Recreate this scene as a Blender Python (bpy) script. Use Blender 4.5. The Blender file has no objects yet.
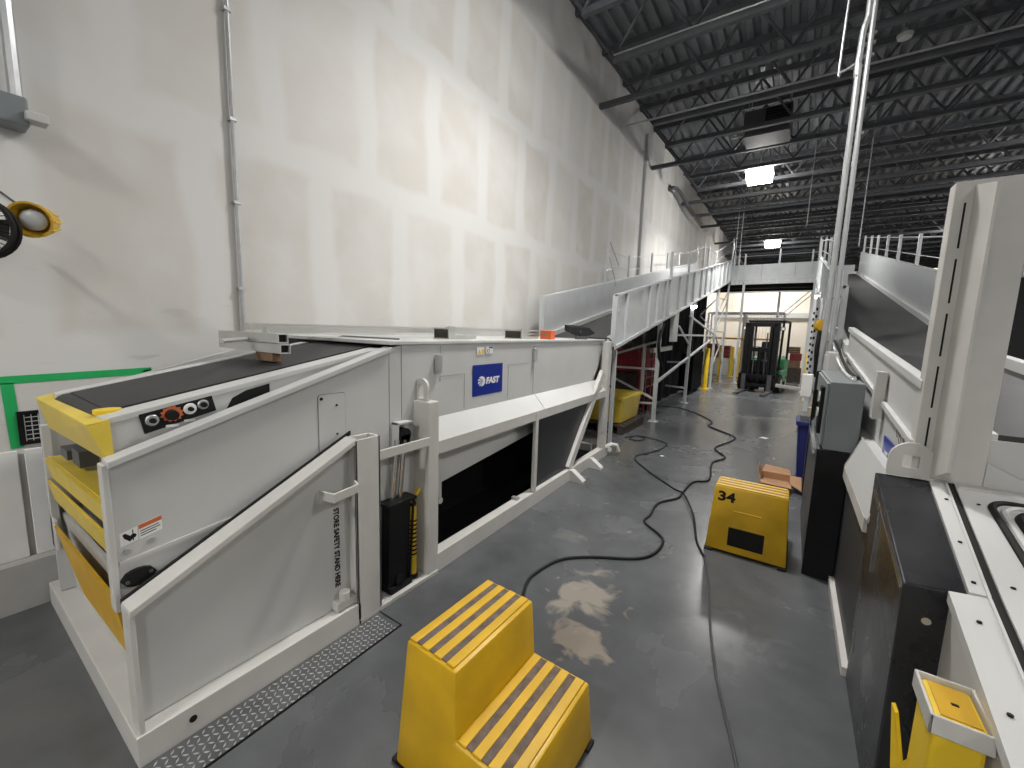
import bpy, bmesh, math, random
from mathutils import Vector, Matrix
random.seed(7)
SC = bpy.context.scene
COL = SC.collection
PI = math.pi

# ------------------------------------------------------------------ materials
def mat(name, col, rough=.5, metal=0., noise=0., nscale=6., bump=0., bscale=40., rvar=0., spec=None, alpha=None):
    m = bpy.data.materials.new(name); m.use_nodes = True
    nt = m.node_tree; b = nt.nodes['Principled BSDF']
    b.inputs['Base Color'].default_value = (*col, 1); b.inputs['Roughness'].default_value = rough
    b.inputs['Metallic'].default_value = metal
    if spec is not None: b.inputs['Specular IOR Level'].default_value = spec
    tc = nt.nodes.new('ShaderNodeTexCoord')
    if noise > 0 or rvar > 0:
        n = nt.nodes.new('ShaderNodeTexNoise'); n.inputs['Scale'].default_value = nscale; n.inputs['Detail'].default_value = 6
        nt.links.new(tc.outputs['Object'], n.inputs['Vector'])
        if noise > 0:
            r = nt.nodes.new('ShaderNodeValToRGB')
            r.color_ramp.elements[0].position = .3; r.color_ramp.elements[1].position = .72
            r.color_ramp.elements[0].color = (*[c*(1-noise) for c in col], 1)
            r.color_ramp.elements[1].color = (*[min(1, c*(1+noise*.5)) for c in col], 1)
            nt.links.new(n.outputs['Fac'], r.inputs['Fac']); nt.links.new(r.outputs['Color'], b.inputs['Base Color'])
        if rvar > 0:
            q = nt.nodes.new('ShaderNodeMapRange'); q.inputs[3].default_value = max(.02, rough-rvar); q.inputs[4].default_value = min(1, rough+rvar)
            nt.links.new(n.outputs['Fac'], q.inputs[0]); nt.links.new(q.outputs[0], b.inputs['Roughness'])
    if bump > 0:
        n2 = nt.nodes.new('ShaderNodeTexNoise'); n2.inputs['Scale'].default_value = bscale; n2.inputs['Detail'].default_value = 4
        bp = nt.nodes.new('ShaderNodeBump'); bp.inputs['Strength'].default_value = bump; bp.inputs['Distance'].default_value = .01
        nt.links.new(tc.outputs['Object'], n2.inputs['Vector']); nt.links.new(n2.outputs['Fac'], bp.inputs['Height'])
        nt.links.new(bp.outputs['Normal'], b.inputs['Normal'])
    return m
def emis(name, col, s):
    m = bpy.data.materials.new(name); m.use_nodes = True
    b = m.node_tree.nodes['Principled BSDF']; b.inputs['Base Color'].default_value = (.8, .8, .8, 1)
    b.inputs['Emission Color'].default_value = (*col, 1); b.inputs['Emission Strength'].default_value = s
    return m
M = dict(
    white=mat('machine_white', (.53, .535, .525), .38, noise=.05, nscale=3, rvar=.06),
    frame=mat('frame_white', (.54, .53, .505), .45, noise=.08, nscale=5, rvar=.08),
    galv=mat('incline_steel', (.56, .58, .59), .34, .25, noise=.08, nscale=4, rvar=.08),
    zinc=mat('galvanised', (.50, .51, .52), .38, .55, noise=.12, nscale=12),
    alu=mat('aluminium', (.54, .54, .52), .35, .5, noise=.06, nscale=10),
    belt=mat('belt_rubber', (.030, .030, .031), .55, noise=.25, nscale=5, bump=.15, bscale=120),
    belt2=mat('incline_belt', (.062, .062, .063), .62, noise=.25, nscale=4, rvar=.08, spec=.25),
    black=mat('black_paint', (.009, .009, .010), .5, noise=.3, nscale=8, spec=.22),
    gloss=mat('black_vinyl', (.018, .019, .023), .28, noise=.35, nscale=4, bump=.35, bscale=5, rvar=.1),
    skirt=mat('grey_skirt', (.040, .041, .044), .5, noise=.25, nscale=9, bump=.12, bscale=60),
    cloth=mat('black_cloth', (.008, .008, .010), .9, noise=.3, nscale=6, spec=.1),
    rubber=mat('rubber', (.014, .014, .014), .7, spec=.25),
    yellow=mat('yellow_plastic', (.62, .37, .008), .42, noise=.22, nscale=4, bump=.08, bscale=90, rvar=.08),
    ypaint=mat('yellow_paint', (.70, .52, .06), .42, noise=.12, nscale=5),
    ydeep=mat('yellow_orange_paint', (.62, .36, .02), .45, noise=.15, nscale=5),
    ysafe=mat('safety_yellow', (.80, .55, .02), .45, noise=.1, nscale=6),
    grit=mat('grit_strip', (.15, .115, .10), .9, noise=.4, nscale=30, bump=.5, bscale=200),
    steel=mat('diamond_steel', (.16, .165, .17), .42, .6, noise=.25, nscale=9, rvar=.1),
    dsteel=mat('joist_steel', (.085, .09, .10), .6, .2, noise=.2, nscale=5),
    deck=mat('roof_deck', (.17, .178, .195), .5, .2, noise=.2, nscale=2),
    grey=mat('cabinet_grey', (.19, .21, .22), .36, noise=.06, nscale=5),
    dgrey=mat('dark_grey', (.07, .07, .075), .5, noise=.15, nscale=8),
    blue=mat('sign_blue', (.006, .022, .24), .32),
    navy=mat('bin_blue', (.012, .02, .14), .45),
    ink=mat('ink_black', (.010, .010, .010), .6, spec=.2),
    paper=mat('label_white', (.78, .78, .76), .5),
    orange=mat('label_orange', (.55, .13, .04), .5),
    red=mat('red_paint', (.22, .015, .02), .45, noise=.2, nscale=6),
    orangebox=mat('orange_card', (.75, .13, .03), .55),
    card=mat('cardboard', (.42, .235, .125), .8, noise=.12, nscale=8),
    wood=mat('pallet_wood', (.22, .13, .075), .8, noise=.35, nscale=10),
    dwood=mat('dark_wood', (.05, .035, .028), .8, noise=.35, nscale=10),
    green=mat('green_tape', (.012, .40, .11), .5, noise=.08, nscale=15),
    fgreen=mat('truck_green', (.02, .20, .08), .45),
    board=mat('white_board', (.80, .80, .79), .6, noise=.06, nscale=4),
    amber=mat('amber_glass', (.30, .14, .01), .25),
    lens=mat('frosted_lens', (.50, .52, .52), .35),
    chrome=mat('chrome', (.75, .75, .75), .15, 1.),
    cream=mat('cream_wall', (.72, .66, .56), .6, noise=.06, nscale=2),
    trim=mat('trim_grey', (.50, .50, .49), .5),
    brown=mat('recess_shade', (.035, .026, .018), .6, noise=.3, nscale=8),  # dark brown painted in for shaded hollows and a dull reflection
    pole=mat('pole_grey', (.36, .37, .375), .4, .3, noise=.08, nscale=6),
    curb=mat('curb_grey', (.40, .395, .38), .7, noise=.12, nscale=5),
    lamp=emis('lamp_lens', (1, .985, .95), 60.),
    lamp2=emis('small_lamp_lens', (1, .98, .94), 14.),
)
def glassy():
    m = bpy.data.materials.new('smoked_panel'); m.use_nodes = True
    b = m.node_tree.nodes['Principled BSDF']; b.inputs['Base Color'].default_value = (.022, .023, .027, 1); b.inputs['Roughness'].default_value = .35; b.inputs['Specular IOR Level'].default_value = .25
    return m
M['smoke'] = glassy()

# ------------------------------------------------------------------ geometry
class G:
    def __init__(s): s.bm = bmesh.new()
    def poly(s, pts):
        s.bm.faces.new([s.bm.verts.new(Vector(p)) for p in pts])
    def hexa(s, b, t):
        vb = [s.bm.verts.new(Vector(p)) for p in b]; vt = [s.bm.verts.new(Vector(p)) for p in t]
        n = len(vb)
        s.bm.faces.new(vb[::-1]); s.bm.faces.new(vt)
        for i in range(n): s.bm.faces.new([vb[i], vb[(i+1) % n], vt[(i+1) % n], vt[i]])
        return s
    def box(s, x0, x1, y0, y1, z0, z1):
        return s.hexa([(x0, y0, z0), (x1, y0, z0), (x1, y1, z0), (x0, y1, z0)], [(x0, y0, z1), (x1, y0, z1), (x1, y1, z1), (x0, y1, z1)])
    def prism(s, pts, ax, a, b):            # pts in the plane normal to ax
        def P(u, v, w): return {'x': (w, u, v), 'y': (u, w, v), 'z': (u, v, w)}[ax]
        return s.hexa([P(u, v, a) for u, v in pts], [P(u, v, b) for u, v in pts])
    def slab(s, pts, t):                    # polygon extruded along vector t
        t = Vector(t); return s.hexa([Vector(p) for p in pts], [Vector(p)+t for p in pts])
    def bar(s, p, q, w, h, up=(0, 0, 1)):
        p, q = Vector(p), Vector(q); d = (q-p).normalized(); u = Vector(up)
        if abs(d.dot(u)) > .98: u = Vector((1, 0, 0))
        r = d.cross(u).normalized()*w/2; u = r.cross(d).normalized()*h/2
        return s.hexa([p-r-u, p+r-u, p+r+u, p-r+u], [q-r-u, q+r-u, q+r+u, q-r+u])
    def cyl(s, p, q, r0, r1=None, n=14):
        p, q = Vector(p), Vector(q); r1 = r0 if r1 is None else r1
        d = (q-p).normalized(); u = Vector((0, 0, 1)) if abs(d.z) < .9 else Vector((1, 0, 0))
        a = d.cross(u).normalized(); b = d.cross(a)
        c = [(math.cos(2*PI*i/n), math.sin(2*PI*i/n)) for i in range(n)]
        return s.hexa([p+a*x*r0+b*y*r0 for x, y in c], [q+a*x*r1+b*y*r1 for x, y in c])
    def tube(s, pts, r, n=8, closed=False):
        pts = [Vector(p) for p in pts]; rings = []; N = len(pts); prev = None
        for i, p in enumerate(pts):
            a = pts[(i-1) % N] if (closed or i > 0) else p; b = pts[(i+1) % N] if (closed or i < N-1) else p
            d = (b-a).normalized()
            if prev is None:
                u = Vector((0, 0, 1)) if abs(d.z) < .9 else Vector((1, 0, 0)); x = d.cross(u).normalized()
            else:
                x = (prev-d*prev.dot(d)).normalized()
            prev = x; y = d.cross(x)
            rings.append([s.bm.verts.new(p+(x*math.cos(2*PI*k/n)+y*math.sin(2*PI*k/n))*r) for k in range(n)])
        for i in range(N if closed else N-1):
            A, B = rings[i], rings[(i+1) % N]
            for k in range(n): s.bm.faces.new([A[k], A[(k+1) % n], B[(k+1) % n], B[k]])
        if not closed: s.bm.faces.new(rings[0][::-1]); s.bm.faces.new(rings[-1])
        return s
    def lathe(s, prof, p, d, n=20):         # prof: (radius, distance along d)
        p, d = Vector(p), Vector(d).normalized(); u = Vector((0, 0, 1)) if abs(d.z) < .9 else Vector((1, 0, 0))
        a = d.cross(u).normalized(); b = d.cross(a); rings = []
        for r, t in prof: rings.append([s.bm.verts.new(p+d*t+(a*math.cos(2*PI*k/n)+b*math.sin(2*PI*k/n))*r) for k in range(n)])
        for A, B in zip(rings, rings[1:]):
            for k in range(n): s.bm.faces.new([A[k], A[(k+1) % n], B[(k+1) % n], B[k]])
        s.bm.faces.new(rings[0][::-1]); s.bm.faces.new(rings[-1]); return s
    def build(s, name, m, parent=None, bevel=0., smooth=False, at=None, xf=None):
        if SKEW[0]:
            for v in s.bm.verts: v.co.x -= skew(v.co.y)
        if xf is not None: bmesh.ops.transform(s.bm, matrix=xf, verts=s.bm.verts)
        bmesh.ops.recalc_face_normals(s.bm, faces=s.bm.faces)
        if bevel > 0:
            bmesh.ops.bevel(s.bm, geom=[e for e in s.bm.edges if len(e.link_faces) == 2 and e.calc_face_angle(0) > .5],
                            offset=bevel, segments=2, affect='EDGES', profile=.5, clamp_overlap=True)
        off = W[parent] if parent is not None else (Vector(at) if at is not None else s.base())
        bmesh.ops.translate(s.bm, vec=-off, verts=s.bm.verts)
        me = bpy.data.meshes.new(name); s.bm.to_mesh(me); s.bm.free()
        if smooth:
            for p in me.polygons: p.use_smooth = True
            me.set_sharp_from_angle(angle=.6)
        me.materials.append(M[m] if isinstance(m, str) else m)
        o = bpy.data.objects.new(name, me); COL.objects.link(o)
        if parent is not None: o.parent = parent; W[o] = off
        else: o.location = off; W[o] = off
        return o
    def base(s):
        vs = [v.co for v in s.bm.verts]
        f = lambda k, g: g(v[k] for v in vs)
        return Vector(((f(0, min)+f(0, max))/2, (f(1, min)+f(1, max))/2, f(2, min)))
W = {}
SKEW = [0.]
def skew(y): return SKEW[0]*max(0., y-2.02)
def tag(o, label, cat, group=None, kind=None):
    if label: o['label'] = label
    if cat: o['category'] = cat
    if group: o['group'] = group
    if kind: o['kind'] = kind
    return o
def thing(name, label, cat, loc, group=None):
    o = bpy.data.objects.new(name, None); o.empty_display_size = .1; COL.objects.link(o)
    o.location = loc; W[o] = Vector(loc); return tag(o, label, cat, group)
def struct(o): o['kind'] = 'structure'; return o
def copy_thing(o, loc, label, group=None, rotz=None):
    c = o.copy(); COL.objects.link(c); c.location = loc; c['label'] = label
    if group: c['group'] = group
    if rotz is not None: c.rotation_euler = (0, 0, rotz)
    for ch in list(o.children):
        d = ch.copy(); COL.objects.link(d); d.parent = c
        for g in ch.children:
            e = g.copy(); COL.objects.link(e); e.parent = d
    return c
def text(name, string, size, m, parent, xf, width=None, ext=.0015, bold=0., shear=0., align='LEFT'):
    cu = bpy.data.curves.new(name, 'FONT'); cu.body = string; cu.size = size; cu.extrude = ext; cu.offset = bold
    cu.shear = shear; cu.align_x = align; cu.align_y = 'BOTTOM_BASELINE'
    t = bpy.data.objects.new(name, cu); COL.objects.link(t)
    me = bpy.data.meshes.new_from_object(t.evaluated_get(bpy.context.evaluated_depsgraph_get()))
    bpy.data.objects.remove(t); bpy.data.curves.remove(cu)
    if width:
        xs = [v.co.x for v in me.vertices]; k = width/(max(xs)-min(xs))
        me.transform(Matrix.Diagonal((k, 1, 1, 1)))
    me.transform(xf)
    for v in me.vertices: v.co.x -= skew(v.co.y)
    me.transform(Matrix.Translation(-W[parent]))
    me.materials.clear(); me.materials.append(M[m])
    o = bpy.data.objects.new(name, me); COL.objects.link(o); o.parent = parent; W[o] = W[parent]
    return o
def frame_x(x, y, z, rot=0., s=1):       # text frame on a wall facing +X (s=1)
    return Matrix.Translation((x, y, z)) @ Matrix(((0, 0, 1, 0), (1, 0, 0, 0), (0, 1, 0, 0), (0, 0, 0, 1))) @ Matrix.Rotation(rot, 4, 'Z')
def spline(pts, n=6):
    P = [Vector(p) for p in pts]; out = []
    for i in range(len(P)-1):
        a, b, c, d = P[max(i-1, 0)], P[i], P[i+1], P[min(i+2, len(P)-1)]
        for k in range(n):
            t = k/n
            out.append(.5*((2*b)+(c-a)*t+(2*a-5*b+4*c-d)*t*t+(3*b-a-3*c+d)*t**3))
    out.append(P[-1]); return out
# ------------------------------------------------------------------ camera
yaw, pitch, roll, FPX, H = 0.59349415, 0.13038469, -0.03058997, 412.6178, 1.75
cy, sy, cp, sp = math.cos(yaw), math.sin(yaw), math.cos(pitch), math.sin(pitch)
fw = Vector((-sy*cp, cy*cp, -sp)); rt = Vector((cy, sy, 0)); dn = fw.cross(rt)
r2 = rt*math.cos(roll)+dn*math.sin(roll); d2 = dn*math.cos(roll)-rt*math.sin(roll)
cam = bpy.data.cameras.new('camera'); co = bpy.data.objects.new('camera', cam); COL.objects.link(co)
cam.sensor_width = 36; cam.lens = FPX*36/1024; cam.clip_start = .05; cam.clip_end = 200
mw = Matrix((r2, -d2, -fw)).transposed().to_4x4(); mw.translation = (0, 0, H); co.matrix_world = mw
SC.camera = co

# ------------------------------------------------------------------ the room
XW, XR, YB, YF, ZR = -3.7, 14., -7., 38., 7.3
def floor_mat():
    m = bpy.data.materials.new('sealed_concrete'); m.use_nodes = True; nt = m.node_tree; b = nt.nodes['Principled BSDF']
    L = nt.links.new; tc = nt.nodes.new('ShaderNodeTexCoord')
    def noise(sc, det, dist=0.):
        n = nt.nodes.new('ShaderNodeTexNoise'); n.inputs['Scale'].default_value = sc; n.inputs['Detail'].default_value = det
        n.inputs['Distortion'].default_value = dist; L(tc.outputs['Object'], n.inputs['Vector']); return n
    n1 = noise(.9, 8, .4); n2 = noise(5, 6)
    r = nt.nodes.new('ShaderNodeValToRGB'); e = r.color_ramp.elements
    e[0].position = .3; e[0].color = (.066, .070, .074, 1); e[1].position = .75; e[1].color = (.112, .117, .122, 1)
    L(n1.outputs['Fac'], r.inputs['Fac'])
    mx = nt.nodes.new('ShaderNodeMixRGB'); mx.blend_type = 'OVERLAY'; mx.inputs[0].default_value = .35
    L(r.outputs['Color'], mx.inputs[1]); L(n2.outputs['Fac'], mx.inputs[2])
    col = mx.outputs[0]
    n3 = noise(4.5, 5, 1.2)
    # worn patches where the sealer came off
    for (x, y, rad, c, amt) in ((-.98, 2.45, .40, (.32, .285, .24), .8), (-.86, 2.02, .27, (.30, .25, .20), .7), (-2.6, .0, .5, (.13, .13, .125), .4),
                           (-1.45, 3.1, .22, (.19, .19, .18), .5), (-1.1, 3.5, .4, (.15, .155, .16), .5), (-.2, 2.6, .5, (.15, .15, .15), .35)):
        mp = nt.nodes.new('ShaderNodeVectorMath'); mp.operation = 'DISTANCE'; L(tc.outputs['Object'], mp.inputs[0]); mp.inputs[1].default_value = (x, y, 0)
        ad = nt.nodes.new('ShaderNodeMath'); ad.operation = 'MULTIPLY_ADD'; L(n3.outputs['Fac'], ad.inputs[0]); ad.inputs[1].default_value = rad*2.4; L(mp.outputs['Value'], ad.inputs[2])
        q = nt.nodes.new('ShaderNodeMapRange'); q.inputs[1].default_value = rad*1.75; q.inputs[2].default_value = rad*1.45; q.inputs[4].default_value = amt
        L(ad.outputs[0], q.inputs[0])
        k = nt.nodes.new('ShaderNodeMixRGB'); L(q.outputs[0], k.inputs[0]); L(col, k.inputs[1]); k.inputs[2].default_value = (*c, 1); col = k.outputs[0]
    # fine scratches
    n5 = noise(1., 2); n5.inputs['Scale'].default_value = 1.6
    L(col, b.inputs['Base Color'])
    q = nt.nodes.new('ShaderNodeMapRange'); q.inputs[3].default_value = .16; q.inputs[4].default_value = .36; L(n1.outputs['Fac'], q.inputs[0]); L(q.outputs[0], b.inputs['Roughness'])
    bp = nt.nodes.new('ShaderNodeBump'); bp.inputs['Strength'].default_value = .05; bp.inputs['Distance'].default_value = .01
    nb = noise(2.2, 1)
    L(nb.outputs['Fac'], bp.inputs['Height']); L(bp.outputs['Normal'], b.inputs['Normal'])
    return m
def wall_mat():
    m = bpy.data.materials.new('taped_gypsum'); m.use_nodes = True; nt = m.node_tree; b = nt.nodes['Principled BSDF']; L = nt.links.new
    b.inputs['Roughness'].default_value = .85
    tc = nt.nodes.new('ShaderNodeTexCoord'); sep = nt.nodes.new('ShaderNodeSeparateXYZ'); L(tc.outputs['Object'], sep.inputs[0])
    nz = nt.nodes.new('ShaderNodeTexNoise'); nz.inputs['Scale'].default_value = 1.3; nz.inputs['Detail'].default_value = 3; L(tc.outputs['Object'], nz.inputs['Vector'])
    def wob(src, amp, off):
        a = nt.nodes.new('ShaderNodeMath'); a.operation = 'MULTIPLY_ADD'; L(nz.outputs['Fac'], a.inputs[0]); a.inputs[1].default_value = amp; L(src, a.inputs[2])
        c = nt.nodes.new('ShaderNodeMath'); c.operation = 'ADD'; L(a.outputs[0], c.inputs[0]); c.inputs[1].default_value = off; return c.outputs[0]
    cb = nt.nodes.new('ShaderNodeCombineXYZ'); L(wob(sep.outputs['Y'], .22, -.53), cb.inputs[0]); L(wob(sep.outputs['Z'], .3, -.05), cb.inputs[1])
    br = nt.nodes.new('ShaderNodeTexBrick'); br.offset = .47; br.offset_frequency = 2; br.squash = 1
    br.inputs['Scale'].default_value = 1; br.inputs['Brick Width'].default_value = .93; br.inputs['Row Height'].default_value = 1.62
    br.inputs['Mortar Size'].default_value = .17; br.inputs['Mortar Smooth'].default_value = .6
    br.inputs['Color1'].default_value = (.555, .53, .492, 1); br.inputs['Color2'].default_value = (.60, .583, .555, 1); br.inputs['Mortar'].default_value = (.635, .627, .613, 1)
    L(cb.outputs[0], br.inputs['Vector'])
    n2 = nt.nodes.new('ShaderNodeTexNoise'); n2.inputs['Scale'].default_value = 2.2; n2.inputs['Detail'].default_value = 7; L(tc.outputs['Object'], n2.inputs['Vector'])
    mx = nt.nodes.new('ShaderNodeMixRGB'); mx.inputs[2].default_value = (.628, .62, .606, 1)
    q = nt.nodes.new('ShaderNodeMapRange'); q.inputs[1].default_value = .42; q.inputs[2].default_value = .72; q.inputs[4].default_value = .9; L(n2.outputs['Fac'], q.inputs[0])
    L(q.outputs[0], mx.inputs[0]); L(br.outputs['Color'], mx.inputs[1])
    # scuffs low on the wall
    n3 = nt.nodes.new('ShaderNodeTexNoise'); n3.inputs['Scale'].default_value = 9; n3.inputs['Detail'].default_value = 5
    mp = nt.nodes.new('ShaderNodeMapping'); mp.inputs['Scale'].default_value = (1, .35, 1.6); L(tc.outputs['Object'], mp.inputs[0]); L(mp.outputs[0], n3.inputs['Vector'])
    q2 = nt.nodes.new('ShaderNodeMapRange'); q2.inputs[1].default_value = .66; q2.inputs[2].default_value = .74; q2.inputs[4].default_value = .35; L(n3.outputs['Fac'], q2.inputs[0])
    zr = nt.nodes.new('ShaderNodeMapRange'); zr.inputs[1].default_value = 2.3; zr.inputs[2].default_value = 1.5; L(sep.outputs['Z'], zr.inputs[0])
    mu = nt.nodes.new('ShaderNodeMath'); mu.operation = 'MULTIPLY'; L(q2.outputs[0], mu.inputs[0]); L(zr.outputs[0], mu.inputs[1])
    m3 = nt.nodes.new('ShaderNodeMixRGB'); L(mu.outputs[0], m3.inputs[0]); L(mx.outputs[0], m3.inputs[1]); m3.inputs[2].default_value = (.36, .34, .31, 1)
    L(m3.outputs[0], b.inputs['Base Color'])
    return m
M['floor'] = floor_mat(); M['gyp'] = wall_mat()
struct(G().box(XW-.2, XR, YB, YF, -.15, 0).build('floor', 'floor', at=(0, 0, 0)))
struct(G().box(XW-.2, XW, YB, YF, 0, ZR+.3).build('wall_left', 'gyp', at=(0, 0, 0)))
struct(G().box(XW-.2, XR, YF, YF+.2, 0, ZR+.3).build('wall_back', 'dgrey', at=(0, 0, 0)))
struct(G().box(XR, XR+.2, YB, YF, 0, ZR+.3).build('wall_right', 'trim', at=(0, 0, 0)))
struct(G().box(XW-.2, XR, YB-.2, YB, 0, ZR+.3).build('wall_front', 'trim', at=(0, 0, 0)))
g = G().prism([(XW, 0), (XW+.055, 0), (XW+.055, .29), (XW+.03, .31), (XW, .31)], 'y', YB, YF)
struct(g.build('baseboard_left', 'curb', at=(0, 0, 0)))
# corrugated roof deck, ribs along the aisle
pts = []; x = XW-.1
while x < XR:
    pts += [(x, ZR), (x+.10, ZR), (x+.125, ZR+.07), (x+.205, ZR+.07)]; x += .23
g = G(); top = [(a, ZR+.16) for a, b in pts]
for i in range(len(pts)-1):
    (xa, za), (xb, zb) = pts[i], pts[i+1]
    g.poly([(xa, YB, za), (xb, YB, zb), (xb, YF, zb), (xa, YF, za)])
g.poly([(XW-.1, YB, ZR+.2), (XR, YB, ZR+.2), (XR, YF, ZR+.2), (XW-.1, YF, ZR+.2)])
o = struct(g.build('ceiling', 'deck', at=(0, 0, 0)))
# far office block
struct(G().box(XW, 6.5, 25.0, 25.2, 0, 4.9).build('wall_partition', 'cream', at=(0, 0, 0)))
struct(G().box(XW, 6.5, 24.9, 25.0, 2.75, 3.0).build('trim_1', 'trim', at=(0, 0, 0)))
struct(G().box(XW, 6.5, 24.93, 25.0, 3.0, 3.1).build('trim_2', 'cream', at=(0, 0, 0)))
g = G()
for xx in (-2.9, -1.7, -.5, .7, 1.9): g.box(xx, xx+.02, 24.985, 25.0, 3.1, 4.9)
struct(g.build('trim_3', 'trim', at=(0, 0, 0)))
# wall column strip
tag(G().box(XW, XW+.07, 11.35, 11.55, .31, 6.9).build('wall_post', 'trim'), 'tall grey steel post standing flat against the white wall behind the incline', 'post')

# ------------------------------------------------------------------ roof joists
ordn = ['first', 'second', 'third', 'fourth', 'fifth', 'sixth', 'seventh', 'eighth', 'ninth', 'tenth', 'eleventh', 'twelfth', 'thirteenth', 'fourteenth', 'fifteenth',
        'sixteenth', 'seventeenth', 'eighteenth', 'nineteenth', 'twentieth', 'twenty-first', 'twenty-second', 'twenty-third', 'twenty-fourth', 'twenty-fifth', 'twenty-sixth']
def joist(long):
    y = 0.; t = thing('roof_joist', 'x', 'joist', (4., 0, 6.2), 'open web roof joists')
    x0, x1 = XW+.01, XR-.05
    G().box(x0, x1, -.045, .045, 7.19, ZR).build('top_chord', 'dsteel', t)
    G().box(x0 if long else -2.95, x1, -.045, .045, 6.21, 6.30).build('bottom_chord', 'dsteel', t)
    g = G(); x = -2.95; up = False; p = Vector((x0+.05, 0, 7.19))
    while x < x1-.3:
        q = Vector((x, 0, 7.19 if up else 6.30)); g.cyl(p, q, .025, n=6); p = q; x += .62; up = not up
    g.build('web', 'dsteel', t)
    return t
js, jl = joist(False), joist(True)
W0 = js.location.copy()
ys = [5.9+1.215*k for k in range(-2, 24)]
first = {}
for k, y in enumerate(ys):
    src = jl if k % 3 == 1 else js
    lab = 'dark steel open web roof joist, %s from the camera end of the roof' % ordn[k]
    if src not in first:
        src.location.y = y; src['label'] = lab; first[src] = 1
    else: copy_thing(src, (W0.x, y, W0.z), lab)

# ------------------------------------------------------------------ pipes, lamps and gear under the roof
tag(G().tube([(XW+.02, 9.51, 6.333), (XR, 9.51, 6.333)], .022).build('conduit_pipe', 'zinc'), 'thin grey conduit pipe running crosswise under the roof joists', 'pipe')
tag(G().tube([(-2.94, 7.08, 6.323), (4, 7.08, 6.323)], .013).build('thin_conduit', 'zinc'), 'very thin conduit beside the second joist above the wall top', 'pipe')
g = G().tube(spline([(XW+.058, 13.9, 6.28), (XW+.16, 13.95, 6.28), (XW+.22, 14.2, 6.27), (XW+.24, 15, 6.2), (XW+.26, 16.2, 6.07), (XW+.30, 16.6, 6.05), (XW+.5, 16.7, 6.06), (-2.4, 16.7, 6.08), (8, 16.7, 6.1)], 5), .055)
g.cyl((XW+.002, 13.88, 6.28), (XW+.05, 13.9, 6.28), .1)
tag(g.build('sprinkler_pipe', 'dsteel', smooth=True), 'dark bent sprinkler pipe coming out of the white wall under the roof', 'pipe')
# high bay lamps
def highbay(x, y, z, lab):
    t = thing('high_bay_lamp', lab, 'lamp', (x, y, z), 'high bay lamps')
    G().box(x-.33, x+.33, y-.33, y+.33, z, z+.07).build('housing', 'white', t, bevel=.01)
    G().box(x-.29, x+.29, y-.29, y+.29, z-.2, z).build('lens', 'lamp', t)  # deep glowing box also stands in for the lamp's bloom
    G().cyl((x, y, z+.07), (x, y, z+1.1), .008, n=6).build('hanger', 'zinc', t)
    return t
def area(x, y, z, p, s=.5, spread=180):
    l = bpy.data.lights.new('bay_light', 'AREA'); l.energy = p; l.size = s; l.shape = 'SQUARE'; l.color = (1, .975, .94); l.spread = math.radians(spread)
    o = bpy.data.objects.new('bay_light', l); COL.objects.link(o); o.location = (x, y, z); return o
LP = 250
for x, y, lab, p in ((-1.22, 13.6, 'bright square high bay lamp, the larger one nearer the camera', LP*.85), (-1.28, 23.4, 'bright square high bay lamp, the smaller far one near the crossing conveyor', LP*.8)):
    highbay(x, y, 6.2, lab); area(x, y, 5.98, p, .5, 132)
for x, y, p in ((-1.2, 4.2, LP*.54), (-1.2, -4.6, LP*.8), (5.2, 4.2, LP*.52), (5.2, 13.6, LP*.6), (5.2, 23.4, LP*.5), (11, 9, LP*.5), (11, 20, LP*.5), (5.2, -4.6, LP*.45), (1.0, 32.5, LP*.5)):
    highbay(x, y, 6.2, 'square high bay lamp hanging above the frame'); area(x, y, 5.98, p, .5, 132 if x < 0 else 180)
# unit heater hung near the lamp
t = thing('unit_heater', 'grey unit heater with louvred front hanging under the roof joists', 'heater', (-.95, 11.5, 6.3))
G().box(-1.42, -.5, 11.1, 11.8, 6.33, 6.75).build('casing', 'dgrey', t, bevel=.02)
G().prism([(-1.40, 6.2), (-.52, 6.2), (-.56, 6.32), (-1.36, 6.32)], 'y', 11.1, 11.8).build('bottom_tray', 'dgrey', t)
g = G()
for k in range(6): g.box(-1.0, -.54, 11.06, 11.1, 6.40+k*.055, 6.425+k*.055)
g.build('louvre', 'black', t)
g = G().tube([(-1.66, 11.3, 6.32), (-1.66, 11.3, 6.9)], .012).tube([(-1.44, 11.3, 6.32), (-1.44, 11.3, 6.9)], .012).tube([(-1.66, 11.3, 6.32), (-1.44, 11.3, 6.32)], .018)
g.build('bracket', 'zinc', t)
for xx, yy in ((-1.35, 11.2), (-.57, 11.2), (-1.35, 11.7), (-.57, 11.7)): G().cyl((xx, yy, 6.75), (xx, yy, 7.2), .008, n=6).build('hanger_rod', 'zinc', t)
t = thing('smoke_detector', 'small round white detector hanging under the dark roof joists', 'detector', (.93, 8.9, 6.3))
G().lathe([(.03, 0), (.085, .0), (.1, .05), (.04, .09), (.015, .14)], (.93, 8.9, 6.28), (0, 0, 1)).build('detector_body', 'white', t)
G().cyl((.93, 8.9, 6.4), (.93, 8.9, 7.3), .008, n=6).build('drop_rod', 'dsteel', t)
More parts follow.
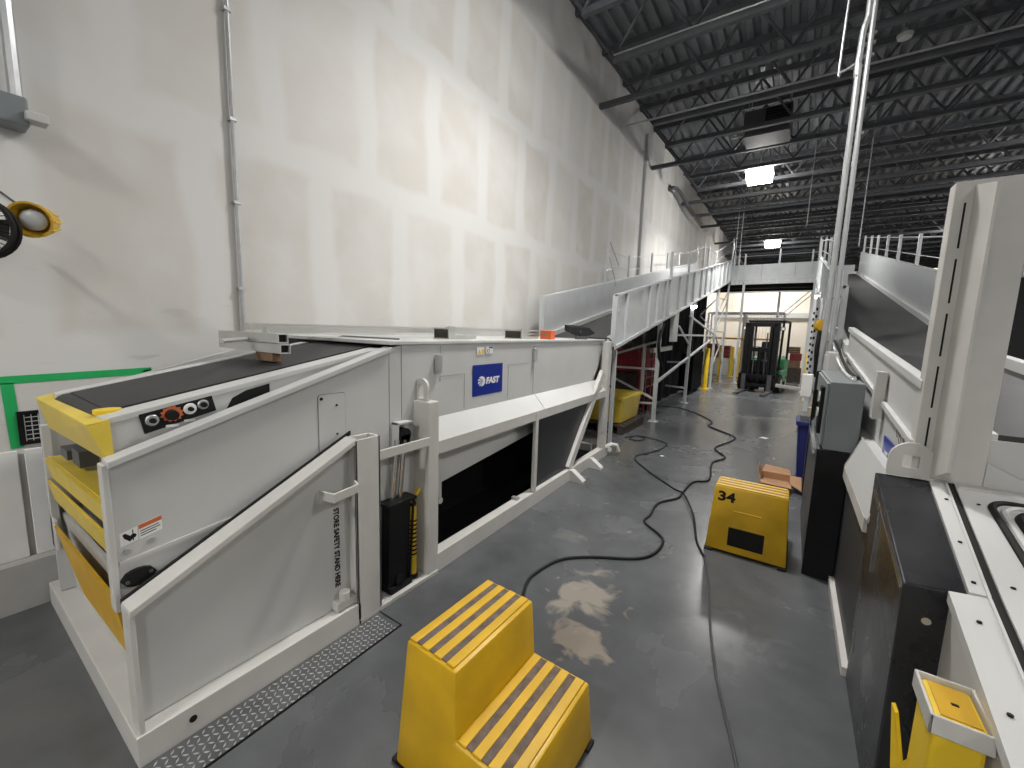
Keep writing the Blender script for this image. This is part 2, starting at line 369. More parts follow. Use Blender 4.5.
# hanging drop cables down to the incline heads
for k, (x, y, zb, lab) in enumerate(((-2.02, 16.9, 4.5, 'thin grey drop cable left of the pair above the left incline head'), (-1.88, 16.9, 4.5, 'thin grey drop cable right of the pair above the left incline head'),
                      (1.02, 12.6, 3.9, 'thin drop cable hanging behind the tall conduit above the right incline'), (-.02, 12.2, 4.4, 'thin drop cable hanging left of the tall conduit'))):
    tag(G().cyl((x, y, zb), (x, y, 7.3), .012, n=6).build('drop_cable', 'zinc'), lab, 'cable', 'roof drop cables')
tag(G().tube(spline([(.22, 6.1, 7.3), (.15, 6.1, 6.0), (.12, 6.1, 4.75), (.14, 6.1, 4.68), (.25, 6.0, 4.68)], 4), .012).build('flexible_conduit', 'zinc'), 'thin bent conduit branching off the tall pipe under the roof', 'conduit')

# ------------------------------------------------------------------ things on the left wall
t = thing('wall_conduit', 'thin grey conduit running straight up the white wall behind the conveyor', 'conduit', (XW+.03, 1.555, .31))
G().tube([(XW+.03, 1.555, 1.2), (XW+.03, 1.555, 7.1)], .016).build('tube', 'zinc', t)
for z in (2.0, 2.65, 3.25, 4.0, 5.0): G().box(XW, XW+.05, 1.53, 1.58, z, z+.02).build('clip', 'zinc', t)
t = thing('junction_box', 'grey electrical junction box high on the white wall at left edge', 'junction box', (XW+.09, .42, 2.74))
G().box(XW, XW+.16, .36, .50, 2.76, 2.91).build('enclosure', 'grey', t, bevel=.012)
G().box(XW+.1, XW+.2, .48, .565, 2.79, 2.835).build('cable_gland', 'trim', t, bevel=.005)
tag(G().tube([(XW+.06, .47, 2.91), (XW+.06, .47, 7.1)], .028).build('riser_conduit', 'zinc', smooth=True), 'wider grey conduit rising from the junction box at left edge', 'conduit')
t = thing('tape_outline', 'bright green tape outline stuck on the lower white wall', 'tape', (XW, .62, .98))
def strip(a, b, w, nm='strip'):
    (ya, za), (yb, zb) = a, b
    d = Vector((yb-ya, zb-za)).normalized(); n = Vector((-d.y, d.x))*w/2
    G().prism([(ya+n.x, za+n.y), (ya-n.x, za-n.y), (yb-n.x, zb-n.y), (yb+n.x, zb+n.y)], 'x', XW, XW+.003).build(nm, 'green', t)
strip((.22, 1.375), (.965, 1.392), .045); strip((.315, 1.36), (.325, .975), .05); strip((.94, 1.40), (.95, 1.30), .045)
# wall fan with dock lamp
t = thing('wall_fan', 'black caged fan at left edge, cut by the frame', 'fan', (-3.4, .27, 2.0))
R = Matrix.Translation((-3.3, .235, 2.165)) @ Matrix.Rotation(-.45, 4, 'Z') @ Matrix.Rotation(PI/2, 4, 'Y')
g = G()
for r, h in ((.15, .03), (.145, -.04), (.10, .05), (.05, .055)): g.tube([Vector((r*math.cos(a), r*math.sin(a), h)) for a in [2*PI*i/32 for i in range(32)]], .006 if r < .14 else .011, 6, True)
for i in range(40):
    a = 2*PI*i/40; g.tube([Vector((.03*math.cos(a), .03*math.sin(a), .056)), Vector((.10*math.cos(a), .10*math.sin(a), .05)), Vector((.148*math.cos(a), .148*math.sin(a), 0))], .0022, 4)
g.build('cage', 'ink', t, xf=R)
g = G().lathe([(.03, -.14), (.06, -.12), (.07, -.06), (.03, -.03)], (0, 0, 0), (0, 0, 1)); g.cyl((0, 0, -.36), (0, 0, -.12), .018); g.build('motor', 'black', t, xf=R)
g = G()
for i in range(4):
    a = 2*PI*i/4; c, s_ = math.cos(a), math.sin(a)
    g.slab([(c*.02-s_*.02, s_*.02+c*.02, -.01), (c*.125-s_*.05, s_*.125+c*.05, -.02), (c*.125+s_*.045, s_*.125-c*.045, .015), (c*.02+s_*.02, s_*.02-c*.02, .005)], (0, 0, .004))
g.build('blade', 'black', t, xf=R)
t = thing('dock_lamp', 'round yellow dock lamp with frosted lens beside the black fan', 'lamp', (-3.3, .46, 2.14))
ax = Vector((.86, -.50, -.16)).normalized(); c0 = Vector((-3.28, .425, 2.232))
G().lathe([(.03, -.19), (.055, -.15), (.065, -.12), (.085, .0), (.088, .01), (.078, .01), (.06, -.05), (.058, -.055)], c0, ax, 24).build('housing', 'ydeep', t, smooth=True)
G().lathe([(.052, -.05), (.052, -.035), (.035, -.02), (.01, -.016)], c0+ax*.012, ax, 20).build('lens', 'lens', t, smooth=True)
g = G()
for i in range(10):
    a = 2*PI*i/10; u = ax.cross(Vector((0, 0, 1))).normalized(); v = ax.cross(u)
    d = u*math.cos(a)+v*math.sin(a); g.bar(c0-ax*.16+d*.055, c0-ax*.03+d*.078, .008, .012, d)
g.build('cooling_fin', 'ysafe', t)
G().tube([(-3.69, .36, 2.42), (-3.6, .37, 2.40), (-3.36, .42, 2.29), c0-ax*.1], .006).build('arm', 'dsteel', t)
# white boards and mesh low on the wall
for y0, y1, lab in ((-1.0, .318, 'large white board leaning on the wall curb at left edge'), (.345, .43, 'narrow white board strip between large board and yellow fronted conveyor')):
    g = G().prism([(y0, .312), (y1, .312), (y1, .965), (y0, .965)], 'x', XW+.012, XW+.03); tag(g.build('white_board', 'board', bevel=.003), lab, 'board', 'white boards on the curb')
t = thing('wall_vent', 'black mesh vent in the wall beside the green tape', 'vent', (XW, .39, 1.0))
g = G().box(XW, XW+.012, .335, .36, .99, 1.19).box(XW, XW+.012, .36, .62, 1.17, 1.19).box(XW, XW+.012, .36, .62, .99, 1.01).box(XW, XW+.004, .36, .62, 1.0, 1.18)
g.build('vent_frame', 'black', t)
g = G()
for k in range(9): g.box(XW+.004, XW+.008, .36+.028*k, .364+.028*k, 1.01, 1.17)
for k in range(6): g.box(XW+.004, XW+.009, .36, .62, 1.02+.026*k, 1.024+.026*k)
g.build('mesh', 'trim', t)
# ------------------------------------------------------------------ left boom conveyor
SKEW[0] = .03
T = thing('boom_conveyor', 'long white boom conveyor with blue square sign along the left wall', 'conveyor', (-2.8, 3., 0))
def SX(y): return -1.965          # outer face of the long side rail
XF = -2.10
# base frame
base = G()
base.box(-3.62, -1.95, .37, .475, 0, .135)
base.box(-2.045, -1.95, .47, 1.38, 0, .135)
base.box(-3.62, -3.54, .45, 5.6, 0, .135)
base.box(-2.3, -1.95, 1.36, 2.02, 0, .03)
base.hexa([(SX(2.02)-.09, 2.02, 0), (SX(2.02), 2.02, 0), (SX(5.6), 5.6, 0), (SX(5.6)-.09, 5.6, 0)], [(SX(2.02)-.09, 2.02, .14), (SX(2.02), 2.02, .14), (SX(5.6), 5.6, .14), (SX(5.6)-.09, 5.6, .14)])
base.box(-3.54, -2.2, 5.5, 5.58, 0, .13)
bf = base.build('base_frame', 'frame', T, bevel=.004)
G().cyl((-1.952, .55, .075), (-1.945, .55, .075), .014).build('bolt_hole', 'ink', bf)
g = G().box(-2.06, -1.99, 3.15, 3.19, .14, .165); g.build('cable_clip', 'zinc', bf)
# end panel behind the front beam
G().slab([(-3.58, .46, .13), (-2.04, .46, .13), (-2.04, .43, .66), (-3.58, .43, .62)], (0, .02, 0)).build('end_panel', 'frame', T)
# guard on the aisle side
G().prism([(.395, .14), (1.37, .14), (1.37, 1.115), (.395, .655)], 'x', -2.045, -2.02).build('guard_panel', 'white', T)
g = G().hexa([(-2.05, .385, .63), (-1.95, .385, .63), (-1.95, 1.37, 1.095), (-2.05, 1.37, 1.095)], [(-2.05, .385, .66), (-1.95, .385, .66), (-1.95, 1.37, 1.125), (-2.05, 1.37, 1.125)])
g.box(-2.05, -1.955, .383, .40, .14, .655)
gf = g.build('guard_flange', 'frame', T, bevel=.003)
G().hexa([(-2.062, .385, .645), (-2.05, .385, .645), (-2.05, 1.40, 1.125), (-2.062, 1.40, 1.125)], [(-2.062, .385, .668), (-2.05, .385, .668), (-2.05, 1.40, 1.148), (-2.062, 1.40, 1.148)]).build('gasket', 'rubber', gf)
G().bar((-2.0, 1.17, .852), (-1.90, 1.20, .846), .012, .05).bar((-1.905, 1.19, .848), (-1.905, 1.34, .86), .012, .05).bar((-1.90, 1.335, .86), (-1.99, 1.37, .865), .012, .05).build('grab_handle', 'frame', T, bevel=.003)
# holder tube for the safety stand
g = G().cyl((-1.985, 1.295, .19), (-1.985, 1.295, .24), .03, n=16).box(-2.02, -1.97, 1.24, 1.36, .145, .19); g.build('stand_socket', 'frame', T)
text('stand_lettering', 'STORE SAFETY STAND HERE', .043, 'ink', T, frame_x(-2.0185, 1.262, .735, -PI/2), width=.47, bold=.001)
# posts
g = G().box(-2.06, -2.045, 1.357, 1.525, .03, 1.115).box(-1.965, -1.95, 1.357, 1.525, .03, 1.115).box(-2.06, -1.95, 1.357, 1.372, .03, 1.115).box(-2.06, -1.95, 1.51, 1.525, .03, 1.115)
g.build('guard_post', 'frame', T, bevel=.003)
p2 = G().box(-2.18, -1.955, 1.925, 2.02, .03, 1.255).build('lifting_post', 'frame', T, bevel=.006)
arc = [(-2.13+.065-.065*math.cos(a), 1.34+.065*math.sin(a)) for a in [PI*i/12 for i in range(13)]]
g = G(); outer = [(-2.13, 1.25)]+arc+[(-2.0, 1.25)]; inner = [(-2.09, 1.27)]+[(-2.065-.025*math.cos(a), 1.345+.025*math.sin(a)) for a in [PI*i/12 for i in range(13)]]+[(-2.04, 1.27)]
for i in range(len(outer)):
    j = (i+1) % len(outer)
    a, b, c, d = outer[i], outer[j], inner[j], inner[i]
    g.slab([(a[0], 1.955, a[1]), (b[0], 1.955, b[1]), (c[0], 1.955, c[1]), (d[0], 1.955, d[1])], (0, .02, 0))
g.build('lifting_eye', 'frame', p2)
G().box(-1.966, -1.95, 1.52, 1.93, .963, 1.02).build('crossbar', 'frame', T, bevel=.002)
# hydraulic lift cylinder between the posts
cy_ = G().bar((-2.04, 1.70, .07), (-2.04, 1.72, .63), .09, .17, (0, 1, 0)).build('lift_cylinder', 'black', T, bevel=.012)
G().cyl((-2.06, 1.70, .60), (-2.06, 1.75, 1.02), .022).cyl((-2.04, 1.745, .60), (-2.04, 1.785, 1.02), .016).build('piston_rod', 'chrome', cy_, smooth=True)
G().bar((-1.99, 1.785, .08), (-1.99, 1.82, .62), .012, .012).bar((-1.99, 1.61, .08), (-1.99, 1.63, .62), .012, .012).box(-2.09, -1.98, 1.61, 1.84, .615, .635).build('cylinder_cage', 'black', cy_)
G().box(-2.09, -1.98, 1.62, 1.80, .032, .075).cyl((-1.98, 1.70, .1), (-2.09, 1.70, .1), .035).build('cylinder_foot', 'black', cy_)
g = G().box(-2.098, -2.04, 1.73, 1.745, .95, 1.135).box(-2.098, -2.04, 1.73, 1.86, 1.12, 1.135); cb = g.build('cylinder_bracket', 'white', T, bevel=.003)
G().cyl((-2.085, 1.79, 1.05), (-2.03, 1.79, 1.05), .046).box(-2.085, -2.03, 1.755, 1.825, .98, 1.05).build('clevis', 'black', cb)
# outer side panel
sp_ = G().prism([(.392, .627), (.392, 1.20), (1.726, 1.607), (1.82, 1.632), (5.52, 1.632), (5.48, 1.5), (5.36, 1.27), (5.2, 1.10), (2.0, 1.10), (1.95, .30), (1.4, .30), (.9, .55)], 'x', XF-.03, XF).build('side_panel', 'white', T)
g = G().hexa([(XF-.06, .39, 1.185), (XF+.025, .39, 1.185), (XF+.025, 1.726, 1.592), (XF-.06, 1.726, 1.592)], [(XF-.06, .39, 1.212), (XF+.025, .39, 1.212), (XF+.025, 1.726, 1.62), (XF-.06, 1.726, 1.62)])
g.build('top_flange', 'white', T, bevel=.003)
g = G().box(-3.45, XF+.015, 1.72, 5.53, 1.632, 1.656); g.build('top_deck', 'white', T, bevel=.004)
for y, z0, z1 in ((1.715, .32, 1.60), (1.815, 1.1, 1.63), (2.178, 1.36, 1.62), (3.56, 1.1, 1.60)): G().box(XF, XF+.0012, y, y+.004, z0, z1).build('panel_seam', 'grey', sp_)
for y0, y1 in ((2.18, 2.46), (3.09, 3.45)):
    z = 1.396 if y0 < 3 else 1.43; ye = y1 if y0 < 3 else y0
    G().box(XF, XF+.0012, ye, ye+.003, 1.12, z).box(XF, XF+.0012, y0, y1+.003, z, z+.003).build('panel_seam', 'grey', sp_)
ap = []
for cy2, cz2, a0 in ((1.252, 1.352, 90), (1.252, 1.04, 180), (1.385, 1.04, 270), (1.385, 1.352, 0)):
    for k in range(4): a = math.radians(a0+30*k); ap.append((cy2+.017*math.cos(a), cz2+.017*math.sin(a)))
ap = [(y, z+(y-1.32)*.0) for y, z in ap]
G().prism(ap, 'x', XF, XF+.0008).build('panel_gap', 'dgrey', sp_)
cc = Vector((1.3185, 1.196))
av = G().prism([((y-cc.x)*.965+cc.x, (z-cc.y)*.985+cc.y) for y, z in ap], 'x', XF+.0008, XF+.004).build('access_cover', 'white', T)
g = G()
for y, z in ((1.345, 1.30), (1.345, 1.135)): g.cyl((XF+.004, y, z), (XF+.008, y, z), .006)
for y, z in ((1.255, 1.345), (1.26, 1.05)): g.cyl((XF+.004, y, z), (XF+.007, y, z), .009)
g.build('cover_bolt', 'ink', av)
g = G().slab([(XF, .40, .785), (XF, .40, .80), (XF, 1.02, .865), (XF, 1.02, .85)], (.006, 0, 0)); g.build('lower_edge', 'frame', sp_)
G().box(XF-.05, XF+.012, .375, .394, .60, 1.20).build('front_flange', 'frame', T, bevel=.003)
for y, z in ((.425, .835), (.50, .852)):
    G().cyl((XF, y, z), (XF+.008, y, z), .013).build('panel_bolt', 'zinc', sp_)
bearing = G().prism([(.452+.055*math.cos(a), .72+(.032 if abs(math.sin(a)) > .5 else .018)*math.sin(a)*1.1) for a in [2*PI*i/16 for i in range(16)]], 'x', XF, XF+.016).build('flange_bearing', 'ink', T)
G().cyl((XF+.016, .415, .712), (XF+.02, .415, .712), .007).cyl((XF+.016, .489, .728), (XF+.02, .489, .728), .007).build('bearing_bolt', 'dgrey', bearing)
# warning labels
lb = G().prism([(.408, .838+.02), (.462, .85+.02), (.462, .925), (.408, .913)], 'x', XF, XF+.001).build('hazard_label', 'paper', T)
g = G().slab([(XF+.001, .416, .905), (XF+.001, .424, .91), (XF+.001, .45, .885), (XF+.001, .437, .872), (XF+.001, .42, .89)], (.0006, 0, 0)).box(XF+.001, XF+.0016, .446, .449, .872, .918).cyl((XF+.001, .449, .892), (XF+.0016, .449, .892), .009)
g.build('hand_symbol', 'ink', lb)
lw = G().prism([(.466, .868), (.54, .884), (.54, .945), (.466, .929)], 'x', XF, XF+.001).build('warning_label', 'paper', T)
G().prism([(.466, .911), (.54, .927), (.54, .945), (.466, .929)], 'x', XF+.001, XF+.0016).build('label_band', 'orange', lw)
g = G()
for k, w in enumerate((.06, .064, .05)): g.prism([(.47, .900-.010*k), (.47+w, .900-.010*k+w*.216), (.47+w, .9035-.010*k+w*.216), (.47, .9035-.010*k)], 'x', XF+.001, XF+.0015)
g.build('label_lines', 'ink', lw)
for y, z in ((2.615, 1.54), (2.74, 1.545)):
    l = G().box(XF, XF+.001, y, y+.10, z, z+.06).build('safety_sticker', 'paper', T)
    g = G()
    if y < 2.7: g.prism([(y+.012, z+.008), (y+.056, z+.008), (y+.034, z+.046)], 'x', XF+.001, XF+.0016).box(XF+.001, XF+.0016, y+.062, y+.095, z+.01, z+.04).build('sticker_symbol', 'ysafe', l)
    else:
        g.box(XF+.001, XF+.0016, y+.045, y+.095, z+.046, z+.056); g.tube([(XF+.001, y+.035+.014*math.cos(a), z+.024+.014*math.sin(a)) for a in [2*PI*i/14 for i in range(14)]], .0018, 5, True).build('sticker_symbol', 'ink', l)
# square sign
sg = G().box(XF, XF+.003, 2.565, 2.995, 1.20, 1.457).build('square_sign', 'blue', T)
text('sign_lettering', 'FAST', .072, 'paper', sg, frame_x(XF+.0032, 2.745, 1.293), width=.20, bold=.0035, shear=.12)
cyg, czg, rg = 2.684, 1.318, .042
circ = [(cyg+rg*1.2*math.cos(a), czg+rg*math.sin(a)) for a in [2*PI*i/28 for i in range(28)]]
G().prism(circ, 'x', XF+.003, XF+.0042).build('sign_emblem', 'paper', sg)
g = G()
for k in range(4):
    a = math.radians(168+22*k); c = Vector((cyg+.022, czg+.012)); d = Vector((math.cos(a), math.sin(a))); n = Vector((-d.y, d.x))
    p, q = c+d*.012, c+d*.085; w0, w1 = .0015, .0055
    g.prism([(p.x+n.x*w0, p.y+n.y*w0), (p.x-n.x*w0, p.y-n.y*w0), (q.x-n.x*w1, q.y-n.y*w1), (q.x+n.x*w1, q.y+n.y*w1)], 'x', XF+.0042, XF+.0048)
g.build('emblem_rays', 'blue', sg)
# small brackets under the top edge
for y, z in ((2.125, 1.43), (3.53, 1.445)):
    G().box(XF, XF+.03, y, y+.05, z, z+.13).build('edge_bracket', 'zinc', T, bevel=.003)
# sloped shelf and fascia
def shelf(y0, y1, nm):
    xo = lambda y: SX(y)-.01
    return G().hexa([(XF, y0, 1.09), (xo(y0), y0, .955), (xo(y1), y1, .955), (XF, y1, 1.09)], [(XF, y0, 1.102), (xo(y0), y0, .967), (xo(y1), y1, .967), (XF, y1, 1.102)]).build(nm, 'white', T)
shelf(2.02, 3.60, 'sloped_shelf'); shelf(3.608, 5.38, 'sloped_shelf')
g = G().hexa([(SX(2.02)-.02, 2.02, .875), (SX(2.02)-.005, 2.02, .875), (SX(5.38)-.005, 5.38, .875), (SX(5.38)-.02, 5.38, .875)], [(SX(2.02)-.02, 2.02, .966), (SX(2.02)-.005, 2.02, .966), (SX(5.38)-.005, 5.38, .966), (SX(5.38)-.02, 5.38, .966)])
g.build('fascia', 'frame', T)
G().prism([(2.27, .55), (3.72, .67), (3.72, 1.0), (2.27, 1.0)], 'x', -2.19, -2.17).build('inner_beam', 'white', T)
G().box(-2.15, -2.13, 2.2, 2.24, .45, .80).cyl((-2.15, 2.22, .43), (-2.12, 2.22, .43), .025).build('hanger_hook', 'frame', T)
G().tube(spline([(-2.05, 3.35, .90), (-2.06, 3.2, .85), (-2.08, 3.05, .90), (-2.1, 2.95, .84)]), .006).build('hose', 'rubber', T)
G().box(-2.6, -2.56, 2.02, 5.5, .02, 1.09).build('interior_shade', 'cloth', T)  # black sheet stands in for the shade inside the open base
G().box(-2.56, -2.08, 2.03, 5.5, .012, .03).build('floor_pan', 'black', T)
G().hexa([(SX(3.48)-.06, 3.48, .14), (SX(3.48)-.05, 3.48, .14), (SX(4.9)-.05, 4.35, .14), (SX(4.9)-.06, 4.35, .14)], [(SX(3.48)-.06, 3.48, .88), (SX(3.48)-.05, 3.48, .88), (SX(5.2)-.05, 5.15, .88), (SX(5.2)-.06, 5.15, .88)]).build('smoked_guard', 'smoke', T)
G().box(SX(3.45)-.035, SX(3.45), 3.42, 3.475, .14, .955).build('mid_post', 'frame', T, bevel=.003)
G().bar((SX(4.3)-.03, 4.30, .14), (SX(5.28)-.03, 5.27, 1.22), .05, .105, (0, 1, 0)).build('brace', 'frame', T, bevel=.004)
ep = G().box(SX(5.48)-.09, SX(5.48), 5.38, 5.52, .14, 1.632).build('end_post', 'frame', T, bevel=.004)
G().cyl((SX(5.4), 5.32, .40), (SX(5.4)+.01, 5.32, .40), .03).build('tie_lug', 'zinc', ep)
for y in (4.33, 4.92):
    x = SX(y)
    G().prism([(x-.01, .0), (x+.17, .0), (x+.17, .025), (x+.03, .125), (x-.01, .125)], 'y', y-.04, y+.05).build('foot', 'frame', T, bevel=.003)
x = SX(5.55); g = G()
g.tube([(x-.02, 5.5, .13), (x+.04, 5.6, .16), (x+.10, 5.68, .14), (x+.13, 5.70, .05)], .03); g.cyl((x+.02, 5.56, .10), (x+.05, 5.54, .10), .035)
g.build('tow_hook', 'frame', T, smooth=True)
# inner telescoping boom
def BZ(y): return 1.352+.192*(y-.41)
def bslab(x0, x1, y0, y1, d0, d1): return [(x0, y0, BZ(y0)+d0), (x1, y0, BZ(y0)+d0), (x1, y1, BZ(y1)+d0), (x0, y1, BZ(y1)+d0)], [(x0, y0, BZ(y0)+d1), (x1, y0, BZ(y0)+d1), (x1, y1, BZ(y1)+d1), (x0, y1, BZ(y1)+d1)]
bo = G().hexa(*bslab(-2.205, -2.185, .41, 1.72, -.19, -.004)).hexa(*bslab(-3.10, -3.08, .41, 1.72, -.19, -.004)).hexa(*bslab(-3.08, -2.205, .75, 1.72, -.19, -.12)).build('inner_boom', 'white', T)
G().hexa(*bslab(-2.30, -2.18, .41, 1.72, -.02, .006)).build('boom_rail', 'white', bo, bevel=.003)
G().hexa(*bslab(-3.11, -3.015, .41, 1.72, -.02, .010)).build('boom_rail', 'white', bo, bevel=.003)
g = G().hexa(*bslab(-3.00, -2.33, .455, 2.0, -.10, .008)); g.cyl((-3.00, .45, BZ(.45)-.06), (-2.33, .45, BZ(.45)-.06), .066, n=20)
g.build('belt', 'belt', T)
G().cyl((-2.31, .45, BZ(.45)+.0), (-2.31, .45, BZ(.45)+.016), .045).build('pulley_guard', 'ysafe', bo)
# yellow end cap
cp_ = G().slab([(-3.22, .362, 1.322), (-2.19, .362, 1.338), (-2.165, .41, 1.19), (-3.20, .395, 1.165)], (0, .010, 0))
cp_.slab([(-3.22, .362, 1.322), (-2.19, .362, 1.338), (-2.165, .425, 1.352), (-3.22, .43, 1.34)], (0, 0, .006))
cp_.slab([(-2.19, .362, 1.338), (-2.165, .425, 1.352), (-2.15, .425, 1.20), (-2.165, .41, 1.19)], (.004, 0, 0))
cp_.build('end_bumper', 'ypaint', T, bevel=.004)
# control panel on the boom side
g = G().slab([(-2.183, .515, BZ(.515)-.012), (-2.183, .775, BZ(.775)-.012), (-2.183, .79, BZ(.79)-.085), (-2.183, .53, BZ(.53)-.098)], (.004, 0, 0))
cpn = g.build('control_panel', 'ink', T)
def knob(y, dz, r, m, nm, h=.018): G().cyl((-2.179, y, BZ(y)+dz), (-2.179+h, y, BZ(y)+dz), r, r*.85, 18).build(nm, m, cpn)
knob(.557, -.05, .024, 'zinc', 'key_switch', .004); knob(.557, -.05, .012, 'ink', 'switch_knob', .02)
pts = []
for i in range(24): a = 2*PI*i/24; r = .042 if i % 2 else .034; pts.append((.625+r*math.cos(a), BZ(.625)-.045+r*math.sin(a)*.85))
G().prism(pts, 'x', -2.179, -2.177).build('stop_ring', 'orange', cpn)
knob(.622, -.048, .024, 'ink', 'stop_button', .03)
knob(.690, -.045, .025, 'paper', 'selector_ring', .005); knob(.690, -.045, .011, 'ink', 'selector_knob', .02)
knob(.740, -.042, .022, 'zinc', 'jog_ring', .004); knob(.740, -.042, .013, 'ink', 'jog_knob', .02)
g = G()
for y, w in ((.60, .045), (.665, .04)): g.box(-2.179, -2.178, y, y+w, BZ(y)-.098, BZ(y)-.086)
g.build('panel_labels', 'paper', cpn)
g = G().slab([(-2.1845, .83, BZ(.83)-.10), (-2.184, .86, BZ(.86)-.05), (-2.184, .92, BZ(.92)-.032), (-2.184, 1.03, BZ(1.03)-.028), (-2.184, 1.03, BZ(1.03)-.11)], (.004, 0, 0)); g.build('hand_slot', 'ink', bo)
# yellow cross plates at the mouth
for z0, z1, y0, y1 in ((.86, .975, .40, .38), (.73, .85, .40, .38)):
    G().slab([(-3.33, y0, z0), (-2.14, y0, z0+.06), (-2.14, y1, z1+.05), (-3.33, y1, z1)], (0, .012, 0)).build('cross_plate', 'ypaint', T)
G().slab([(-3.32, .395, .985), (-2.15, .395, 1.03), (-2.15, .85, .96), (-3.32, .85, .93)], (0, 0, -.012)).build('tray_plate', 'ypaint', T)
G().slab([(-3.24, .375, .615), (-2.10, .375, .655), (-2.115, .41, .37), (-2.9, .41, .33)], (0, .012, 0)).build('lower_plate', 'ydeep', T)
G().box(-3.3, -2.2, .9, .93, .55, 1.28).build('mouth_shade', 'black', T)  # black plate put in to make the mouth interior dark
g = G().cyl((-3.3, .55, .66), (-2.2, .55, .70), .045).bar((-3.2, .5, .70), (-2.3, .52, .74), .03, .03); g.build('roller', 'dgrey', T)
G().box(-2.95, -2.8, .43, .5, 1.02, 1.10).box(-3.15, -3.0, .42, .5, 1.02, 1.07).build('drive_unit', 'dgrey', T)  # dark grey deepens the shade inside the mouth
G().box(-3.42, -3.37, .385, .42, .44, 1.15).box(-3.42, -3.30, .385, .40, .44, .62).build('far_post', 'frame', T, bevel=.004)
G().prism([(.395, .14), (5.5, .14), (5.5, 1.63), (1.72, 1.63), (.395, 1.28)], 'x', -3.46, -3.43).build('far_panel', 'white', T)
SKEW[0] = 0.
# ---- safety stand kept between the posts
t = thing('safety_stand', 'yellow safety stand tube with black print behind the lifting post', 'stand', (-2.0, 1.86, .03))
G().cyl((-2.03, 1.85, .06), (-2.03, 1.85, .55), .026).build('stand_tube', 'ysafe', t)
g = G()
for k in range(9): g.cyl((-2.03, 1.85, .20+.03*k), (-2.03, 1.85, .213+.03*k), .0268, n=14)
g.build('print_marks', 'ink', t)
G().cyl((-2.03, 1.85, .03), (-2.03, 1.85, .06), .034).cyl((-2.03, 1.85, .55), (-2.03, 1.85, .57), .022).build('stand_end', 'black', t)
G().bar((-2.04, 1.845, .57), (-2.02, 1.90, .66), .03, .015).build('stand_fork', 'ysafe', t)
# ---- diamond plate set in the floor
t = thing('diamond_plate', 'steel diamond tread plate on the floor along the white guard', 'floor plate', (-1.85, .9, 0))
G().box(-1.945, -1.755, -.3, 1.50, 0, .006).build('plate_sheet', 'steel', t)
g = G(); s = .027
for i in range(7):
    for j in range(66):
        x, y = -1.935+s*i+.012, -.29+s*j
        a = PI/4 if (i+j) % 2 else -PI/4
        d = Vector((math.cos(a), math.sin(a), 0)); n = Vector((-d.y, d.x, 0)); c = Vector((x, y, .006))
        g.hexa([c-d*.0125, c-n*.0042, c+d*.0125, c+n*.0042], [c-d*.0095+Vector((0, 0, .003)), c-n*.002+Vector((0, 0, .003)), c+d*.0095+Vector((0, 0, .003)), c+n*.002+Vector((0, 0, .003))])
g.build('tread_pattern', 'zinc', t)
G().box(-1.755, -1.748, -.3, 1.507, 0, .008).box(-1.945, -1.748, 1.50, 1.507, 0, .008).build('edge_seal', 'ink', t)
# ---- things lying on the machine top
for k, (z, lab) in enumerate(((1.575, 'lower short square aluminium tube lying across the belt'), (1.634, 'upper short square aluminium tube stacked across the belt'))):
    t = thing('square_tube', lab, 'tube', (-2.7, 1.22, z), 'square tubes on the belt')
    x1 = -2.40-.02*k
    g = G().box(-3.2, x1, 1.20, 1.206, z, z+.054).box(-3.2, x1, 1.254, 1.26, z, z+.054).box(-3.2, x1, 1.206, 1.254, z, z+.006).box(-3.2, x1, 1.206, 1.254, z+.048, z+.054)
    g.build('tube_wall', 'alu', t); G().box(-3.2, x1-.02, 1.206, 1.254, z+.006, z+.048).build('tube_shade', 'ink', t)  # black core stands in for the shade in the hollow tube
tag(G().box(-2.70, -2.50, 1.205, 1.255, BZ(1.255)+.010, 1.574).build('packing_block', 'wood'), 'small brown wooden block under the square tubes on the belt', 'block')
tag(G().cyl((-2.5, .95, 1.645), (-2.75, 1.188, 1.648), .012, n=8).build('round_rod', 'alu'), 'thin round rod sticking out toward the left over the belt', 'rod')
for x, y0, y1, z, lab in ((-2.72, 1.27, 3.3, 1.690, 'nearer long aluminium rail lying along the conveyor top'), (-2.95, 1.27, 4.6, 1.706, 'farther long aluminium rail lying along the conveyor top behind the other')):
    tag(G().hexa([(x-.03, y0, z-.005), (x+.03, y0, z-.005), (x+.03, y1, z+.02), (x-.03, y1, z+.02)], [(x-.03, y0, z+.036), (x+.03, y0, z+.036), (x+.03, y1, z+.055), (x-.03, y1, z+.055)]).build('long_rail', 'alu'), lab, 'rail', 'rails on the conveyor top')
for y, ye, lab in ((2.58, 2.94, 'grey channel frame piece above the blue sign on the conveyor top'), (3.70, 4.04, 'grey channel frame piece beside the orange box on the conveyor top')):
    xl = -2.58 if y < 3 else -2.62
    t = thing('channel_frame', lab, 'frame', (-2.5, y, 1.657), 'channel frames on the conveyor top')
    G().box(xl, -2.40, y, y+.07, 1.738, 1.75).box(-2.40, -2.385, y-.004, y+.07, 1.657, 1.765).box(xl, -2.40, y, y+.07, 1.657, 1.665).build('channel', 'alu', t)
    G().box(xl+.01, -2.40, y+.006, y+.065, 1.665, 1.738).build('channel_shade', 'brown', t)  # dark block painted as the shaded hollow of the channel
    for z0, z1 in ((1.740, 1.757), (1.705, 1.718), (1.66, 1.685)): G().box(-2.5, -2.39, y+.07, ye, z0, z1).build('side_arm', 'alu', t)
t = thing('small_box', 'small bright orange box on top of the white conveyor', 'box', (-2.32, 4.16, 1.657))
